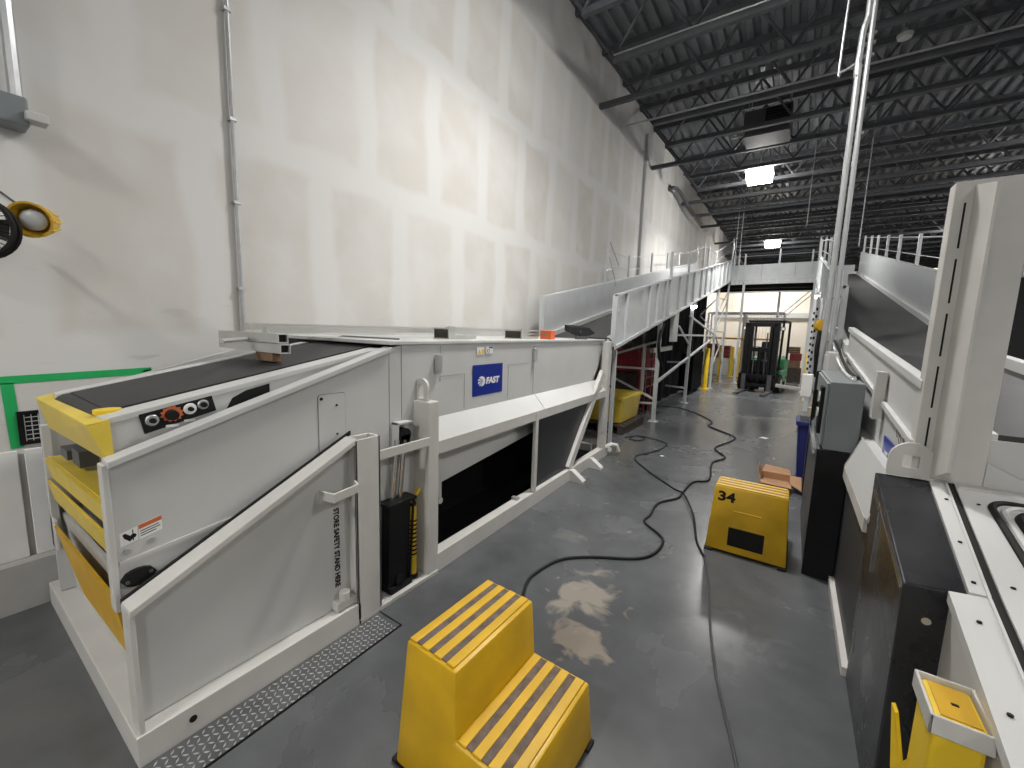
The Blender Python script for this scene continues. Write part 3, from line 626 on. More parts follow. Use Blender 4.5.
G().box(-2.40, -2.26, 4.10, 4.20, 1.657, 1.755).build('carton', 'orangebox', t, bevel=.004)
G().box(-2.26, -2.259, 4.12, 4.18, 1.70, 1.712).box(-2.38, -2.30, 4.0995, 4.10, 1.69, 1.72).build('print', 'card', t)
t = thing('black_monitor', 'black tilted device on a cluttered foot atop the conveyor end', 'device', (-2.3, 4.95, 1.656))
G().slab([(-2.36, 4.76, 1.735), (-2.31, 4.84, 1.70), (-2.24, 5.10, 1.70), (-2.20, 5.22, 1.735), (-2.27, 5.17, 1.805), (-2.38, 4.80, 1.81)], (-.09, .03, .03)).build('device_body', 'black', t, bevel=.006)
g = G().bar((-2.30, 4.88, 1.68), (-2.28, 5.10, 1.68), .08, .03).cyl((-2.3, 4.95, 1.66), (-2.32, 4.98, 1.76), .02).bar((-2.27, 4.80, 1.67), (-2.24, 4.95, 1.67), .06, .03).cyl((-2.26, 5.05, 1.66), (-2.26, 5.05, 1.70), .03)
g.build('device_foot', 'dgrey', t)
tag(G().tube(spline([(-2.30, 5.1, 1.67), (-2.22, 5.2, 1.675), (-2.14, 5.35, 1.67), (-2.1, 5.46, 1.67), (-2.075, 5.5, 1.60), (-2.08, 5.47, 1.45)], 5), .008).build('device_cable', 'rubber'), 'thin black cable from the tilted device over the panel edge', 'cable')
# ------------------------------------------------------------------ left incline conveyor
def LZ(y): return 1.60+.193*(y-6.06)       # underside of the side panel
YA, YE = 5.80, 17.5
def incline(name, label, xn, xf, s, posts_n, posts_f, legs, ya=YA, hn=.74):
    T = thing(name, label, 'conveyor', ((xn+xf)/2, 11.5, 0))
    def sl(x0, x1, y0, y1, d0, d1): return [(x0, y0, LZ(y0)+d0), (x1, y0, LZ(y0)+d0), (x1, y1, LZ(y1)+d0), (x0, y1, LZ(y1)+d0)], [(x0, y0, LZ(y0)+d1), (x1, y0, LZ(y0)+d1), (x1, y1, LZ(y1)+d1), (x0, y1, LZ(y1)+d1)]
    G().hexa(*sl(xn-.012, xn+.012, ya, YE, 0, hn)).build('side_panel', 'galv', T)
    G().hexa(*sl(xf-.012, xf+.012, YA, YE, 0, hn)).build('far_side_panel', 'galv', T)
    a, b = min(xn, xf)+.014, max(xn, xf)-.014
    G().hexa(*sl(a, b, YA-.1, YE, .04, .06)).build('bed', 'dgrey', T)
    G().hexa(*sl(a+.02, b-.02, YA-.1, YE, .06, .075+.0)).build('belt', 'belt2', T)
    g = G().hexa(*sl(a, a+.05, YA, YE, .06, .15)).hexa(*sl(b-.05, b, YA, YE, .06, .15)); g.build('skirt_rail', 'white', T)
    o = .035*s
    for x, nm in ((xn+o, 'edge_rail'), (xf-o, 'edge_rail')):
        G().hexa(*sl(x-.02, x+.02, ya if x == xn+o else YA, YE, -.05, .0)).hexa(*sl(x-.022, x+.022, ya if x == xn+o else YA, YE, hn-.02, hn+.012)).build(nm, 'galv', T, bevel=.002)
    for y, top in posts_n: G().box(xn+o-.022, xn+o+.022, y-.03, y+.03, LZ(y)-.05, LZ(y)+hn+top).build('side_post', 'galv', T)
    for y, top in posts_f: G().box(xf-o-.022, xf-o+.022, y-.03, y+.03, LZ(y)-.05, LZ(y)+hn+top).build('far_post', 'galv', T)
    tn = [(xn+o, y, LZ(y)+hn+tp-.05) for y, tp in posts_n if tp > .3]; tf = [(xf-o, y, LZ(y)+hn+tp-.05) for y, tp in posts_f if tp > .3]
    for L_ in (tn, tf):
        if len(L_) > 1: G().tube(L_, .009, 6).tube([(x, y, z-.28) for x, y, z in L_], .007, 6).build('guard_wire', 'zinc', T)
    for y in legs:
        for x, nm in ((xn, 'leg'), (xf, 'leg')):
            lg = G().box(x-.035, x+.035, y-.035, y+.035, .012, LZ(y)-.02).build(nm, 'galv', T)
            G().box(x-.08, x+.08, y-.08, y+.08, 0, .012).build('foot_plate', 'galv', lg)
        G().box(min(xn, xf), max(xn, xf), y-.02, y+.02, LZ(y)-.12, LZ(y)-.05).build('cross_member', 'galv', T)
    return T
ln = [(5.83, .0), (6.29, .0), (7.46, .0), (7.96, .0), (8.5, .0), (8.8, .52), (9.65, .0), (10.38, .5), (11.1, .0), (12.0, .62), (12.66, .55), (13.4, .0), (13.95, .42), (14.7, .0), (15.45, .0), (16.3, .0), (17.1, .0), (17.45, .75)]
lf = [(5.8, .0), (8.37, .7), (9.8, .5), (11.6, .5), (13.2, .45), (14.6, .45), (16.0, .45), (17.45, .6)]
TI = incline('incline_conveyor', 'grey incline conveyor rising from the white boom conveyor along the left wall', -2.2, -3.35, 1, ln, lf, (8.4, 11.3, 15.2))
def mem(p, q, w=.045, nm='brace'): G().bar(p, q, w, w).build(nm, 'galv', TI)
X = -2.2
F = -3.35
for y, zs in ((8.4, ((F+.05, 1.24, X, 1.62), (F+.05, 1.045, X, 1.06), (F+.05, .91, X, .45), (F+.05, .30, X, .37))), (11.3, ((-2.71, .41, X, .39), (-2.71, 1.04, X, 1.06)))):
    for xa, za, xb, zb in zs: mem((xa, y, za), (xb, y, zb), .04)
mem((-2.47, 8.4, .60), (-2.47, 8.4, 1.55), .05, 'upright')
mem((X, 8.45, .80), (X, 15.2, 1.72)); mem((X, 10.0, 1.75), (X, 15.2, 1.76)); mem((X, 11.1, 2.22), (X, 15.2, 1.80)); mem((X, 10.0, 1.95), (X, 11.3, 1.50), .035)
mem((X, 6.0, 0), (X, 6.0, 1.50), .05, 'leg')
mem((X, 15.2, 3.0), (X, 17.5, 3.1), .035); mem((X, 15.2, 1.9), (X, 17.5, 1.9), .035); mem((X, 15.2, 1.9), (X, 17.5, 3.1), .035); mem((X, 15.2, .75), (X, 17.5, 1.9), .035); mem((X, 15.2, 1.9), (X, 17.5, .75), .035); mem((X, 15.2, 2.5), (X, 17.5, 3.4), .03)
mem((X, 17.5, .0), (X, 17.5, 3.75), .06, 'leg'); mem((-2.69, 15.2, 2.45), (X, 15.2, 3.0), .03); mem((-2.69, 15.2, 2.4), (X, 15.2, 1.9), .03); mem((-3.35, 17.5, 0), (-3.35, 17.5, 3.75), .06, 'leg')
G().box(-2.24, -2.16, 9.35, 9.75, 1.60, 2.1).build('control_box', 'galv', TI, bevel=.01)
G().prism([(9.75, 1.78), (10.1, 1.72), (10.1, 2.3), (9.75, 2.23)], 'x', -2.34, -2.24).build('drive_guard', 'galv', TI)
G().bar((-2.35, 8.5, 1.42), (-2.35, 10.0, 1.45), .08, .09).build('drive_beam', 'frame', TI)
G().tube(spline([(-2.16, 8.5, 1.95), (-2.15, 8.2, 1.6), (-2.15, 8.35, 1.3), (-2.15, 8.6, 1.1)], 4), .03).build('cable_loom', 'rubber', TI)
G().tube([(-2.165, 7.0, 2.47), (-2.165, 7.0, 2.2)], .01).cyl((-2.19, 6.0, 2.05), (-2.17, 6.0, 2.05), .03).build('panel_latch', 'zinc', TI)
wf = G().tube([(-3.32, 8.37, 3.6), (-3.3, 8.9, 3.2), (-3.3, 8.2, 3.0)], .008, 6).tube([(-3.32, 8.37, 3.3), (-3.3, 8.7, 2.9), (-3.3, 8.75, 2.75)], .008, 6).build('loose_wire', 'zinc', TI)
def bulk(x, y, z, lab):
    t = thing('bulkhead_lamp', lab, 'lamp', (x, y, z), 'small lamps under the inclines')
    G().cyl((x, y, z+.03), (x, y, z+.09), .07).build('lamp_base', 'galv', t); G().lathe([(.02, -.05), (.06, -.035), (.075, 0), (.07, .03)], (x, y, z), (0, 0, 1), 16).build('lamp_globe', 'lamp2', t, smooth=True)
bulk(-2.16, 11.25, LZ(11.25)-.14, 'small bright globe under the left incline conveyor')  # glowing globe at the bright spot under the left side
# ------------------------------------------------------------------ crossing conveyor at the head
T = thing('crossing_conveyor', 'grey elevated conveyor crossing the aisle between both inclines', 'conveyor', (-.7, 18.2, 3.6))
G().box(-2.16, .42, 17.62, 17.66, 3.83, 4.36).build('side_panel', 'galv', T)
G().box(-3.3, 1.5, 18.9, 18.94, 3.83, 4.36).build('far_side_panel', 'galv', T)
G().box(-3.3, 1.5, 17.66, 18.9, 3.80, 3.86).build('belt', 'belt2', T)
G().box(-2.16, .42, 17.58, 17.68, 3.66, 3.83).build('bottom_beam', 'zinc', T)
G().box(-3.3, 1.5, 18.0, 18.1, 3.55, 3.8).box(-3.3, 1.5, 18.7, 18.8, 3.5, 3.8).build('under_beam', 'black', T)
G().tube([(-2.16, 17.6, 3.38), (.42, 17.6, 3.38)], .025).build('tie_bar', 'zinc', T)
G().tube([(-2.16, 17.6, 4.66), (.42, 17.6, 4.66)], .016).build('guard_rail', 'zinc', T)
for x in (-2.1, -1.95, -1.75, -.69, .25): G().box(x-.025, x+.025, 17.56, 17.61, 3.66, 4.75 if x != -.69 else 4.85).build('side_post', 'galv', T)
g = G()
for x in (-1.2, -.2): g.box(x-.004, x+.004, 17.615, 17.62, 3.85, 4.35)
g.build('panel_joint', 'dgrey', T)
for x in (-1.72, -.62, .40):
    for y in ((17.6,) if x < -1 else (17.6, 18.9)):
        if x == -.62 and y < 18: continue
        lg = G().box(x-.04, x+.04, y-.04, y+.04, .012, 3.8).build('leg', 'galv', T); G().box(x-.1, x+.1, y-.1, y+.1, 0, .012).build('foot_plate', 'galv', lg)
G().bar((-.62, 18.9, 2.5), (.40, 18.9, 3.6), .03, .03).bar((-.62, 18.9, 2.3), (.40, 18.9, 3.4), .03, .03).build('brace', 'zinc', T)
# ------------------------------------------------------------------ right incline conveyor
rn = [(6.2, .18), (7.2, .0), (8.3, .5), (9.3, .0), (10.4, .55), (11.5, .0), (12.8, .55), (14.5, .0), (16.0, .5), (17.4, .55)]
rf = [(7.9, .5), (9.45, .5), (11.2, .5), (12.7, .5), (14.3, .5), (15.6, .5), (17.2, .5)]
TR_ = incline('incline_conveyor', 'grey incline conveyor on the right with dark belt seen from above', .45, 1.5, -1, rn, rf, (9.0, 13.0, 17.3), ya=6.15)
for y in (7.2, 9.3, 11.5): G().slab([(.43, y-.45, .35), (.43, y+1.1, .35), (.43, y+1.1, LZ(y+1.1)-.06), (.43, y-.45, LZ(y-.45)-.06)], (.02, 0, 0)).build('lower_panel', 'galv', TR_)
G().box(.40, .44, 6.15, 6.22, .0, LZ(6.2)+.9).build('head_post', 'galv', TR_, bevel=.004)
G().tube([(.40, 6.1, 2.25), (.37, 6.12, 2.22), (.37, 6.14, 1.9), (.40, 6.15, 1.88)], .016).build('grab_rail', 'zinc', TR_)
bulk(.40, 13.2, LZ(13.2)-.16, 'small bright lamp under the right incline conveyor')
t = thing('tool_balancer', 'yellow hanging tool balancer with black hose beside the right incline', 'balancer', (.32, 7.6, 1.2))
G().lathe([(.035, -.045), (.075, -.04), (.09, 0), (.075, .04), (.035, .045)], (.30, 7.6, 1.95), (.5, -1, 0)).build('reel', 'ydeep', t, smooth=True)
G().tube(spline([(.30, 7.58, 1.86), (.29, 7.5, 1.6), (.30, 7.5, 1.4), (.31, 7.5, 1.2)], 4), .03).build('hose', 'black', t)
G().cyl((.30, 7.6, 2.05), (.32, 7.6, 2.5), .01, n=6).cyl((.32, 7.6, 2.48), (.40, 7.6, 2.48), .012, n=6).build('hanger', 'zinc', t)
# stacked white coils under the right incline
for k, (y, lab) in enumerate(((12.3, 'white speckled sheet rack column under the right incline, nearer one'), (14.2, 'white speckled sheet rack column under the right incline, farther one'))):
    t = thing('perforated_upright', lab, 'rack upright', (.39, y, 0), 'rack uprights under the right incline')
    G().box(.35, .43, y-.05, y+.05, 0, LZ(y)-.05).build('upright', 'board', t)
    for j in range(12): G().box(.36, .40, y-.052, y-.05, .55+.17*j, .62+.17*j).build('slot_hole', 'ink', t)
# tall double conduit with bracket at the right incline
t = thing('tall_conduit', 'tall pair of pale conduit pipes rising to the roof on the right', 'conduit', (.36, 7.4, .0))
px_ = lambda z, dx: (.285+dx, 5.98, z)
G().tube(spline([px_(1.2, 0), px_(4.4, 0), px_(4.52, -.008), px_(4.64, -.012), px_(4.78, -.006), px_(4.98, .0), px_(5.1, .022), px_(5.3, .026), px_(7.3, .026)], 4), .03, 10).build('pipe', 'pole', t, smooth=True)
G().tube([px_(1.2, .068), px_(7.3, .068)], .025, 10).build('pipe', 'pole', t, smooth=True)
for z in (2.2, 3.95, 4.72, 4.84, 4.93): G().box(.26, .40, 5.995, 6.03, z, z+.025).build('strut_clamp', 'zinc', t)
G().box(.25, .395, 5.94, 6.03, .0, 1.2).build('pedestal', 'galv', t)
# ------------------------------------------------------------------ right boom conveyor
T = thing('boom_conveyor', 'white boom conveyor at right edge with black top cover and tall gantry', 'conveyor', (1.0, 3.2, 0))
def P(y, d=0.): return 1.115+.24*(y-2.6)+d
def RZ(y): return 1.35+.088*(y-2.6)
G().box(.375, .43, 2.62, 3.63, 0, .05).build('kick_strip', 'frame', T)
G().box(.405, .42, 2.615, 5.6, .05, .86).build('lower_skirt', 'skirt', T)
G().hexa([(.45, 2.58, 1.085), (.45, 3.63, 1.085), (.383, 3.63, .87), (.383, 2.55, .87)], [(.45, 2.58, 1.10), (.45, 3.63, 1.10), (.375, 3.63, .885), (.375, 2.55, .885)]).build('sloped_shelf', 'white', T)
G().box(.375, .392, 2.62, 3.63, .80, .875).build('fascia', 'frame', T)
# black cover over the corner post
cv = G().hexa([(.394, 2.61, .0), (.577, 2.615, .0), (.549, 1.872, .0), (.394, 1.85, .0)], [(.390, 2.61, P(2.61)), (.577, 2.615, P(2.615)), (.549, 1.872, P(1.872)), (.390, 1.85, P(1.85))]).build('post_cover', 'gloss', T, bevel=.006)
G().slab([(.387, 2.58, .80), (.387, 2.40, .78), (.387, 2.40, P(2.40)-.07), (.387, 2.58, P(2.58)-.07)], (.006, 0, 0)).build('cover_recess_shade', 'brown', cv)  # brown plate paints a dark interior and reflection onto the cover
G().slab([(.385, 1.87, P(1.87)-.035), (.385, 2.56, P(2.56)-.035), (.385, 2.56, P(2.56)-.025), (.385, 1.87, P(1.87)-.025)], (.006, 0, 0)).bar((.388, 2.36, .72), (.388, 2.36, 1.0), .006, .012).build('edge_strip', 'chrome', cv)
G().cyl((.46, 1.852, .82), (.46, 1.862, .82), .013).build('cover_bolt', 'chrome', cv)
# lifting eye
arc = [(.511-.083*math.cos(a), 1.20+.085*math.sin(a)) for a in [PI*i/14 for i in range(15)]]
outer = [(.428, 1.12)]+arc+[(.594, 1.12)]
n = len(outer); inner = []
for i in range(n):
    u = i/(n-1)
    if i == 0: inner.append((.478, 1.165))
    elif i == n-1: inner.append((.537, 1.165))
    elif i < n/2: inner.append((.478+.0, 1.175+.045*min(1, i/3)) if i < 5 else (.478+.03*(i-4)/(n/2-4), 1.225))
    else: inner.append((.537, 1.175+.045*min(1, (n-1-i)/3)) if i > n-6 else (.537-.03*(n-5-i)/(n/2-4), 1.225))
g = G()
for i in range(n):
    j = (i+1) % n; a, b, c, d = outer[i], outer[j], inner[j], inner[i]
    g.slab([(a[0], 2.60, a[1]), (b[0], 2.60, b[1]), (c[0], 2.60, c[1]), (d[0], 2.60, d[1])], (0, .022, 0))
g.build('lifting_eye', 'frame', T)
# top surface
def top(pts, d0, d1, nm, m, par=T):
    return G().hexa([(x, y, P(y, d0)) for x, y in pts], [(x, y, P(y, d1)) for x, y in pts]).build(nm, m, par)
ts = top([(.551, 1.878), (.602, 1.882), (.638, 2.615), (.578, 2.615)], -.02, .008, 'bolted_strip', 'white')
t2 = top([(.49, .7), (.57, .7), (.602, 1.876), (.50, 1.86)], -.03, .006, 'bolted_strip', 'white')
g = G()
for x, y in ((.605, 2.45), (.585, 2.15), (.572, 1.93)): G().cyl((x, y, P(y, .008)), (x, y, P(y, .013)), .006).build('strip_bolt', 'ink', ts)
for x, y in ((.545, 1.75), (.53, 1.45)): G().cyl((x, y, P(y, .006)), (x, y, P(y, .011)), .006).build('strip_bolt', 'ink', t2)
top([(.560, .7), (.566, .7), (.598, 1.88), (.634, 2.61), (.627, 2.61), (.591, 1.88)], .004, .014, 'ridge', 'white', ts)
top([(.570, .7), (.592, .7), (.625, 1.88), (.660, 2.615), (.638, 2.615), (.602, 1.88)], -.02, .002, 'rubber_gap', 'rubber')
tp = top([(.592, .7), (1.55, .7), (1.55, 2.615), (.660, 2.615), (.625, 1.88)], -.03, .010, 'top_plate', 'white')
def rr(x0, x1, y0, y1, r, d):
    out = []
    for cx, cy3, a0 in ((x1-r, y1-r, 0), (x0+r, y1-r, 90), (x0+r, y0+r, 180), (x1-r, y0+r, 270)):
        for k in range(7): a = math.radians(a0+15*k); x, y = cx+r*math.cos(a), cy3+r*math.sin(a); out.append((x, y, P(y, d)))
    return out
for k, (ins, m, r) in enumerate(((0, 'ink', .014), (.028, 'white', .013), (.060, 'ink', .016), (.085, 'white', .013))):
    G().tube(rr(.735+ins, 1.4-ins, 1.15+ins, 2.50-ins, .07, .008), r, 8, True).build('recess_rim', m, tp, smooth=True)
g = G()
g.hexa(rr(.84, 1.3, 1.26, 2.39, .04, .009), rr(.84, 1.3, 1.26, 2.39, .04, .016)); g.build('recess_plate', 'frame', tp)
top([(.665, 2.565), (.80, 2.565), (.80, 2.60), (.667, 2.60)], .010, .014, 'joint_plate', 'frame', tp)
for x, y in ((.70, 2.45), (.665, 1.95)): G().cyl((x, y, P(y, .010)), (x, y, P(y, .014)), .006).build('plate_bolt', 'ink', tp)
# side below the lip
G().hexa([(.505, .6, .06), (.52, .6, .06), (.52, 1.885, .06), (.51, 1.87, .06)], [(.505, .6, P(.6)-.03), (.52, .6, P(.6)-.03), (.52, 1.885, P(1.885)-.02), (.51, 1.87, P(1.87)-.02)]).build('near_side_panel', 'frame', T)
# gantry over the belt
gy = 2.62
gt = G().box(.513, .75, gy, gy+.016, P(gy), 2.44).build('gantry_column', 'frame', T, bevel=.003)
G().box(.7505, 1.0, gy, gy+.016, 2.03, 2.359).build('corner_gusset', 'frame', T, bevel=.003)
G().box(1.88, 2.02, gy, gy+.016, P(gy), 2.359).build('gantry_column', 'frame', T, bevel=.003)
G().box(.513, .522, gy+.0165, gy+.09, P(gy), 2.44).build('column_return', 'frame', T, bevel=.003)
G().box(.752, 1.5, 2.642, 2.656, 1.10, 1.335).build('front_apron', 'white', T)
G().box(.7505, 2.02, gy, gy+.07, 2.36, 2.44).build('top_beam', 'frame', T, bevel=.003)
G().slab([(.573, gy-.001, P(gy)), (.598, gy-.15, 1.20), (.598, gy-.15, 2.385), (.573, gy-.001, 2.42)], (.010, 0, 0)).build('gantry_fin', 'frame', T)
g = G()
for k in range(5): z = 1.22+.235*k; g.box(.546, .553, gy-.0012, gy, z, z+.19)
g.build('slot', 'ink', gt)
G().prism([(.751, P(gy)), (1.9, P(gy)-.1), (1.9, 1.14), (.86, 1.18), (.751, 1.235)], 'y', gy, gy+.02).build('gantry_panel', 'white', T)
# body and rails behind the gantry
def SXR(y): return .524-.0138*(y-2.66)
def SZR(y): return 1.554+.1034*(y-2.66)
y0, y1 = 2.645, 5.66
G().hexa([(SXR(y0), y0, .90), (SXR(y0)+.015, y0, .90), (SXR(y1)+.015, y1, .90), (SXR(y1), y1, .90)], [(SXR(y0), y0, SZR(y0)), (SXR(y0)+.015, y0, SZR(y0)), (SXR(y1)+.015, y1, SZR(y1)), (SXR(y1), y1, SZR(y1))]).build('side_panel', 'white', T)
G().bar((SXR(y0)+.008, y0, SZR(y0)), (SXR(y1)+.008, y1, SZR(y1)), .05, .045).build('top_rail', 'white', T, bevel=.004)
G().bar((SXR(y0)-.012, y0, 1.275), (SXR(y1)-.012, y1, 1.61), .024, .035).build('side_rail', 'white', T, bevel=.003)
G().box(.452, .505, 3.42, 3.50, 1.26, 1.56).build('side_bracket', 'frame', T, bevel=.004)
G().hexa([(.45, 2.64, 1.07), (.53, 2.64, 1.07), (.50, 5.6, 1.07), (.45, 5.6, 1.07)], [(.45, 2.64, 1.085), (.53, 2.64, 1.085), (.50, 5.6, 1.085), (.45, 5.6, 1.085)]).build('side_ledge', 'white', T)
G().hexa([(.54, 2.66, 1.33), (.78, 2.66, 1.33), (.78, 5.66, 1.63), (.50, 5.66, 1.63)], [(.54, 2.66, 1.36), (.78, 2.66, 1.36), (.78, 5.66, 1.66), (.50, 5.66, 1.66)]).build('inner_rail', 'white', T)
def rb(x0, x1, d0, d1): return [(x0, 2.66, RZ(2.66)+d0), (x1, 2.66, RZ(2.66)+d0), (x1, 5.66, RZ(5.66)+d0), (x0, 5.66, RZ(5.66)+d0)], [(x0, 2.66, RZ(2.66)+d1), (x1, 2.66, RZ(2.66)+d1), (x1, 5.66, RZ(5.66)+d1), (x0, 5.66, RZ(5.66)+d1)]
G().hexa(*rb(.78, 1.43, -.03, .004)).build('belt', 'belt', T)
G().hexa(*rb(1.43, 1.50, -.05, .085)).build('far_rail', 'white', T, bevel=.004)
G().box(1.5, 1.52, .7, 5.66, .05, 1.30).build('far_panel', 'white', T)
G().box(.5, 1.5, 5.55, 5.6, .0, 1.2).build('end_frame', 'frame', T)
sg = G().box(.5085, .5125, 2.93, 3.30, 1.06, 1.185).build('square_sign', 'blue', T)
text('sign_lettering', 'FAST', .03, 'paper', sg, Matrix.Translation((.508, 3.22, 1.09)) @ Matrix(((0, 0, -1, 0), (-1, 0, 0, 0), (0, 1, 0, 0), (0, 0, 0, 1))), width=.09, bold=.001, shear=.1, ext=.0005)
lb = G().slab([(.512, 3.02, 1.23), (.512, 2.86, 1.20), (.512, 2.86, 1.275), (.512, 3.02, 1.295)], (.006, 0, 0)).build('safety_sticker', 'frame', T)
g = G()
for y, z in ((2.98, 1.265), (2.91, 1.240)): g.tube([(.5115, y+.022*math.cos(a), z+.026*math.sin(a)) for a in [2*PI*i/14 for i in range(14)]], .0018, 5, True)
g.build('sticker_symbol', 'dgrey', lb)
# ---- holder with yellow box on the near side panel
t = thing('ring_holder', 'white square ring holder on the near side panel at lower right', 'holder', (.45, 1.49, .745))
g = G().box(.385, .393, 1.40, 1.58, .752, .805).box(.385, .512, 1.40, 1.408, .752, .805).box(.385, .512, 1.572, 1.58, .752, .805).box(.50, .508, 1.40, 1.58, .752, .805)
g.build('ring', 'frame', t, bevel=.003)
t = thing('yellow_case', 'yellow plastic case standing in the white ring holder', 'case', (.445, 1.49, .52))
G().prism([(.396, .52), (.497, .52), (.497, .795), (.396, .795)], 'y', 1.412, 1.568).build('case_body', 'ysafe', t, bevel=.012)
G().box(.408, .486, 1.425, 1.555, .795, .799).build('lid', 'ydeep', t, bevel=.002)
G().box(.44, .455, 1.478, 1.486, .799, .801).build('keyhole', 'ink', t)
G().slab([(.365, 1.60, .63), (.36, 1.625, .64), (.37, 1.58, .46), (.39, 1.54, .45)], (.010, .006, 0)).slab([(.37, 1.58, .46), (.39, 1.54, .45), (.40, 1.50, .53), (.395, 1.53, .56)], (.01, .006, 0)).build('handle', 'ysafe', t)
# ------------------------------------------------------------------ electrical cabinet and pedestal
t = thing('pedestal', 'black pedestal box standing on the floor under the grey cabinet', 'pedestal', (.31, 4.3, 0))
G().box(.222, .398, 3.66, 5.0, 0, .955).build('pedestal_body', 'dgrey', t, bevel=.004)
G().box(.215, .40, 3.64, 3.66, 0, .965).build('front_panel', 'black', t, bevel=.003)
G().bar((.205, 3.72, .93), (.205, 4.5, .96), .03, .045).build('side_bar', 'chrome', t, bevel=.004)
t = thing('electrical_cabinet', 'grey electrical cabinet with black controls beside the right conveyor', 'cabinet', (.32, 4.3, .965))
G().box(.245, .437, 3.65, 4.95, .967, 1.455).build('cabinet_body', 'grey', t, bevel=.006)
d = G().box(.228, .245, 3.68, 4.93, .985, 1.44).build('door', 'grey', t, bevel=.004)
G().box(.205, .228, 3.80, 3.98, 1.05, 1.40).build('control_plate', 'ink', d, bevel=.003)
G().cyl((.20, 3.9, 1.32), (.228, 3.9, 1.32), .04).cyl((.20, 3.9, 1.2), (.228, 3.9, 1.2), .035).build('rotary_switch', 'paper', d)
G().bar((.19, 4.2, 1.10), (.19, 4.2, 1.34), .02, .03, (1, 0, 0)).box(.19, .228, 4.19, 4.21, 1.2, 1.24).build('handle', 'ink', d)
G().lathe([(.02, 0), (.022, .02), (.015, .035)], (.38, 3.85, 1.455), (0, 0, 1)).build('top_knob', 'chrome', t, smooth=True)
t = thing('small_cabinet', 'small pale grey box behind the larger grey cabinet', 'cabinet', (.37, 5.6, 1.2))
G().box(.31, .42, 5.35, 5.88, 1.25, 1.62).build('box_body', 'trim', t, bevel=.008); G().box(.30, .31, 5.4, 5.83, 1.28, 1.59).build('door', 'trim', t, bevel=.003)
G().box(.33, .40, 5.6, 5.7, .0, 1.25).build('stand_post', 'galv', t)
for dx, lab in ((0, 'upper black cable running along the right conveyor side'), (.02, 'lower grey cable running along the right conveyor side')):
    tag(G().tube(spline([(.41-dx, 3.9, 1.475-dx*.3), (.405-dx, 4.4, 1.49-dx), (.40-dx, 5.0, 1.56-dx*2), (.40-dx, 5.6, 1.66-dx*2), (.39-dx, 6.2, 1.74), (.37-dx, 7.2, 1.72)], 4), .013).build('side_cable', 'rubber' if dx == 0 else 'zinc'), lab, 'cable')
t = thing('waste_bin', 'dark blue bin on the floor behind the black pedestal', 'bin', (.27, 6.3, 0))
b0 = [(.19, 6.15, 0), (.34, 6.15, 0), (.34, 6.5, 0), (.19, 6.5, 0)]; b1 = [(.14, 6.09, .72), (.38, 6.09, .72), (.38, 6.55, .72), (.14, 6.55, .72)]
G().hexa(b0, b1).build('bin_body', 'navy', t, bevel=.006)
G().hexa([(.12, 6.07, .70), (.385, 6.07, .70), (.385, 6.57, .70), (.12, 6.57, .70)], [(.125, 6.07, .75), (.385, 6.07, .75), (.385, 6.57, .75), (.125, 6.57, .75)]).build('rim', 'navy', t, bevel=.006)
G().box(.16, .36, 6.12, 6.53, .75, .753).build('bin_shade', 'ink', t)  # black sheet on the solid bin stands in for its shaded hollow
t = thing('swing_arm', 'pale metal swing arm pointing into the aisle beside the grey cabinet', 'arm', (.2, 5.7, 0))
G().bar((.26, 5.7, 1.17), (-.13, 5.7, 1.20), .03, .04).build('arm_bar', 'alu', t, bevel=.006); G().box(.12, .22, 5.65, 5.75, 1.10, 1.36).build('arm_head', 'board', t, bevel=.01); G().box(.24, .31, 5.65, 5.75, 0, 1.40).build('arm_post', 'ink', t)
# ------------------------------------------------------------------ step stools
def stool(lab, number):
    t = thing('step_stool', lab, 'step stool', (0, 0, 0), None)
    prof = [(-.29, .015), (-.258, .545), (.0, .545), (.012, .285), (.285, .285), (.305, .015)]
    hw = lambda z: .285-.06*z
    G().hexa([(x, -hw(z), z) for x, z in prof], [(x, hw(z), z) for x, z in prof]).build('stool_body', 'yellow', t, bevel=.012, smooth=True)
    for x0, z, q in ((-.252, .545, .0655), (.016, .285, .0705)):
        w = hw(z)-.012
        for k in range(4):
            xa = x0+q*k; G().box(xa, xa+q*.56, -w, w, z-.004, z+.008).build('tread_rib', 'yellow', t, bevel=.003)
        for k in range(3):
            xa = x0+q*.575+q*k; G().box(xa, xa+q*.41, -w+.004, w-.004, z-.004, z+.005).build('grit_strip', 'grit', t)
    for sx in (-1, 1):
        for sy in (-1, 1): G().box(sx*.285-.03, sx*.285+.03, sy*.255-.03, sy*.255+.03, 0, .018).build('rubber_foot', 'rubber', t, bevel=.004)
    G().slab([(-.288, -.29, .012), (.293, -.29, .012), (.293, .29, .012), (-.288, .29, .012)], (0, 0, .006)).build('base_edge', 'ink', t)
    return t
def onback(z, d): return -.29+(z-.015)*.0604-d
t = stool('yellow two step plastic stool with three worn grit strips per tread, nearest the camera', False)
t.location = (-.862, 1.24, 0); t.rotation_euler = (0, 0, math.radians(-1.5))
t['group'] = 'yellow step stools'
t = stool('yellow plastic step stool marked 34, seen from its back beside the black pedestal', True)
W[t] = Vector((0, 0, 0))
g = G().slab([(onback(.075, .0015), -.125, .075), (onback(.075, .0015), .125, .075), (onback(.225, .0015), .125, .225), (onback(.225, .0015), -.125, .225)], (.004, 0, 0)); g.build('opening_shade', 'ink', t)  # flat black panel paints the shade of the moulded hollow
G().slab([(onback(.225, .004), -.13, .225), (onback(.225, .004), .13, .225), (onback(.24, .004), .13, .24), (onback(.24, .004), -.13, .24)], (.006, 0, 0)).build('opening_lip', 'yellow', t, bevel=.002)
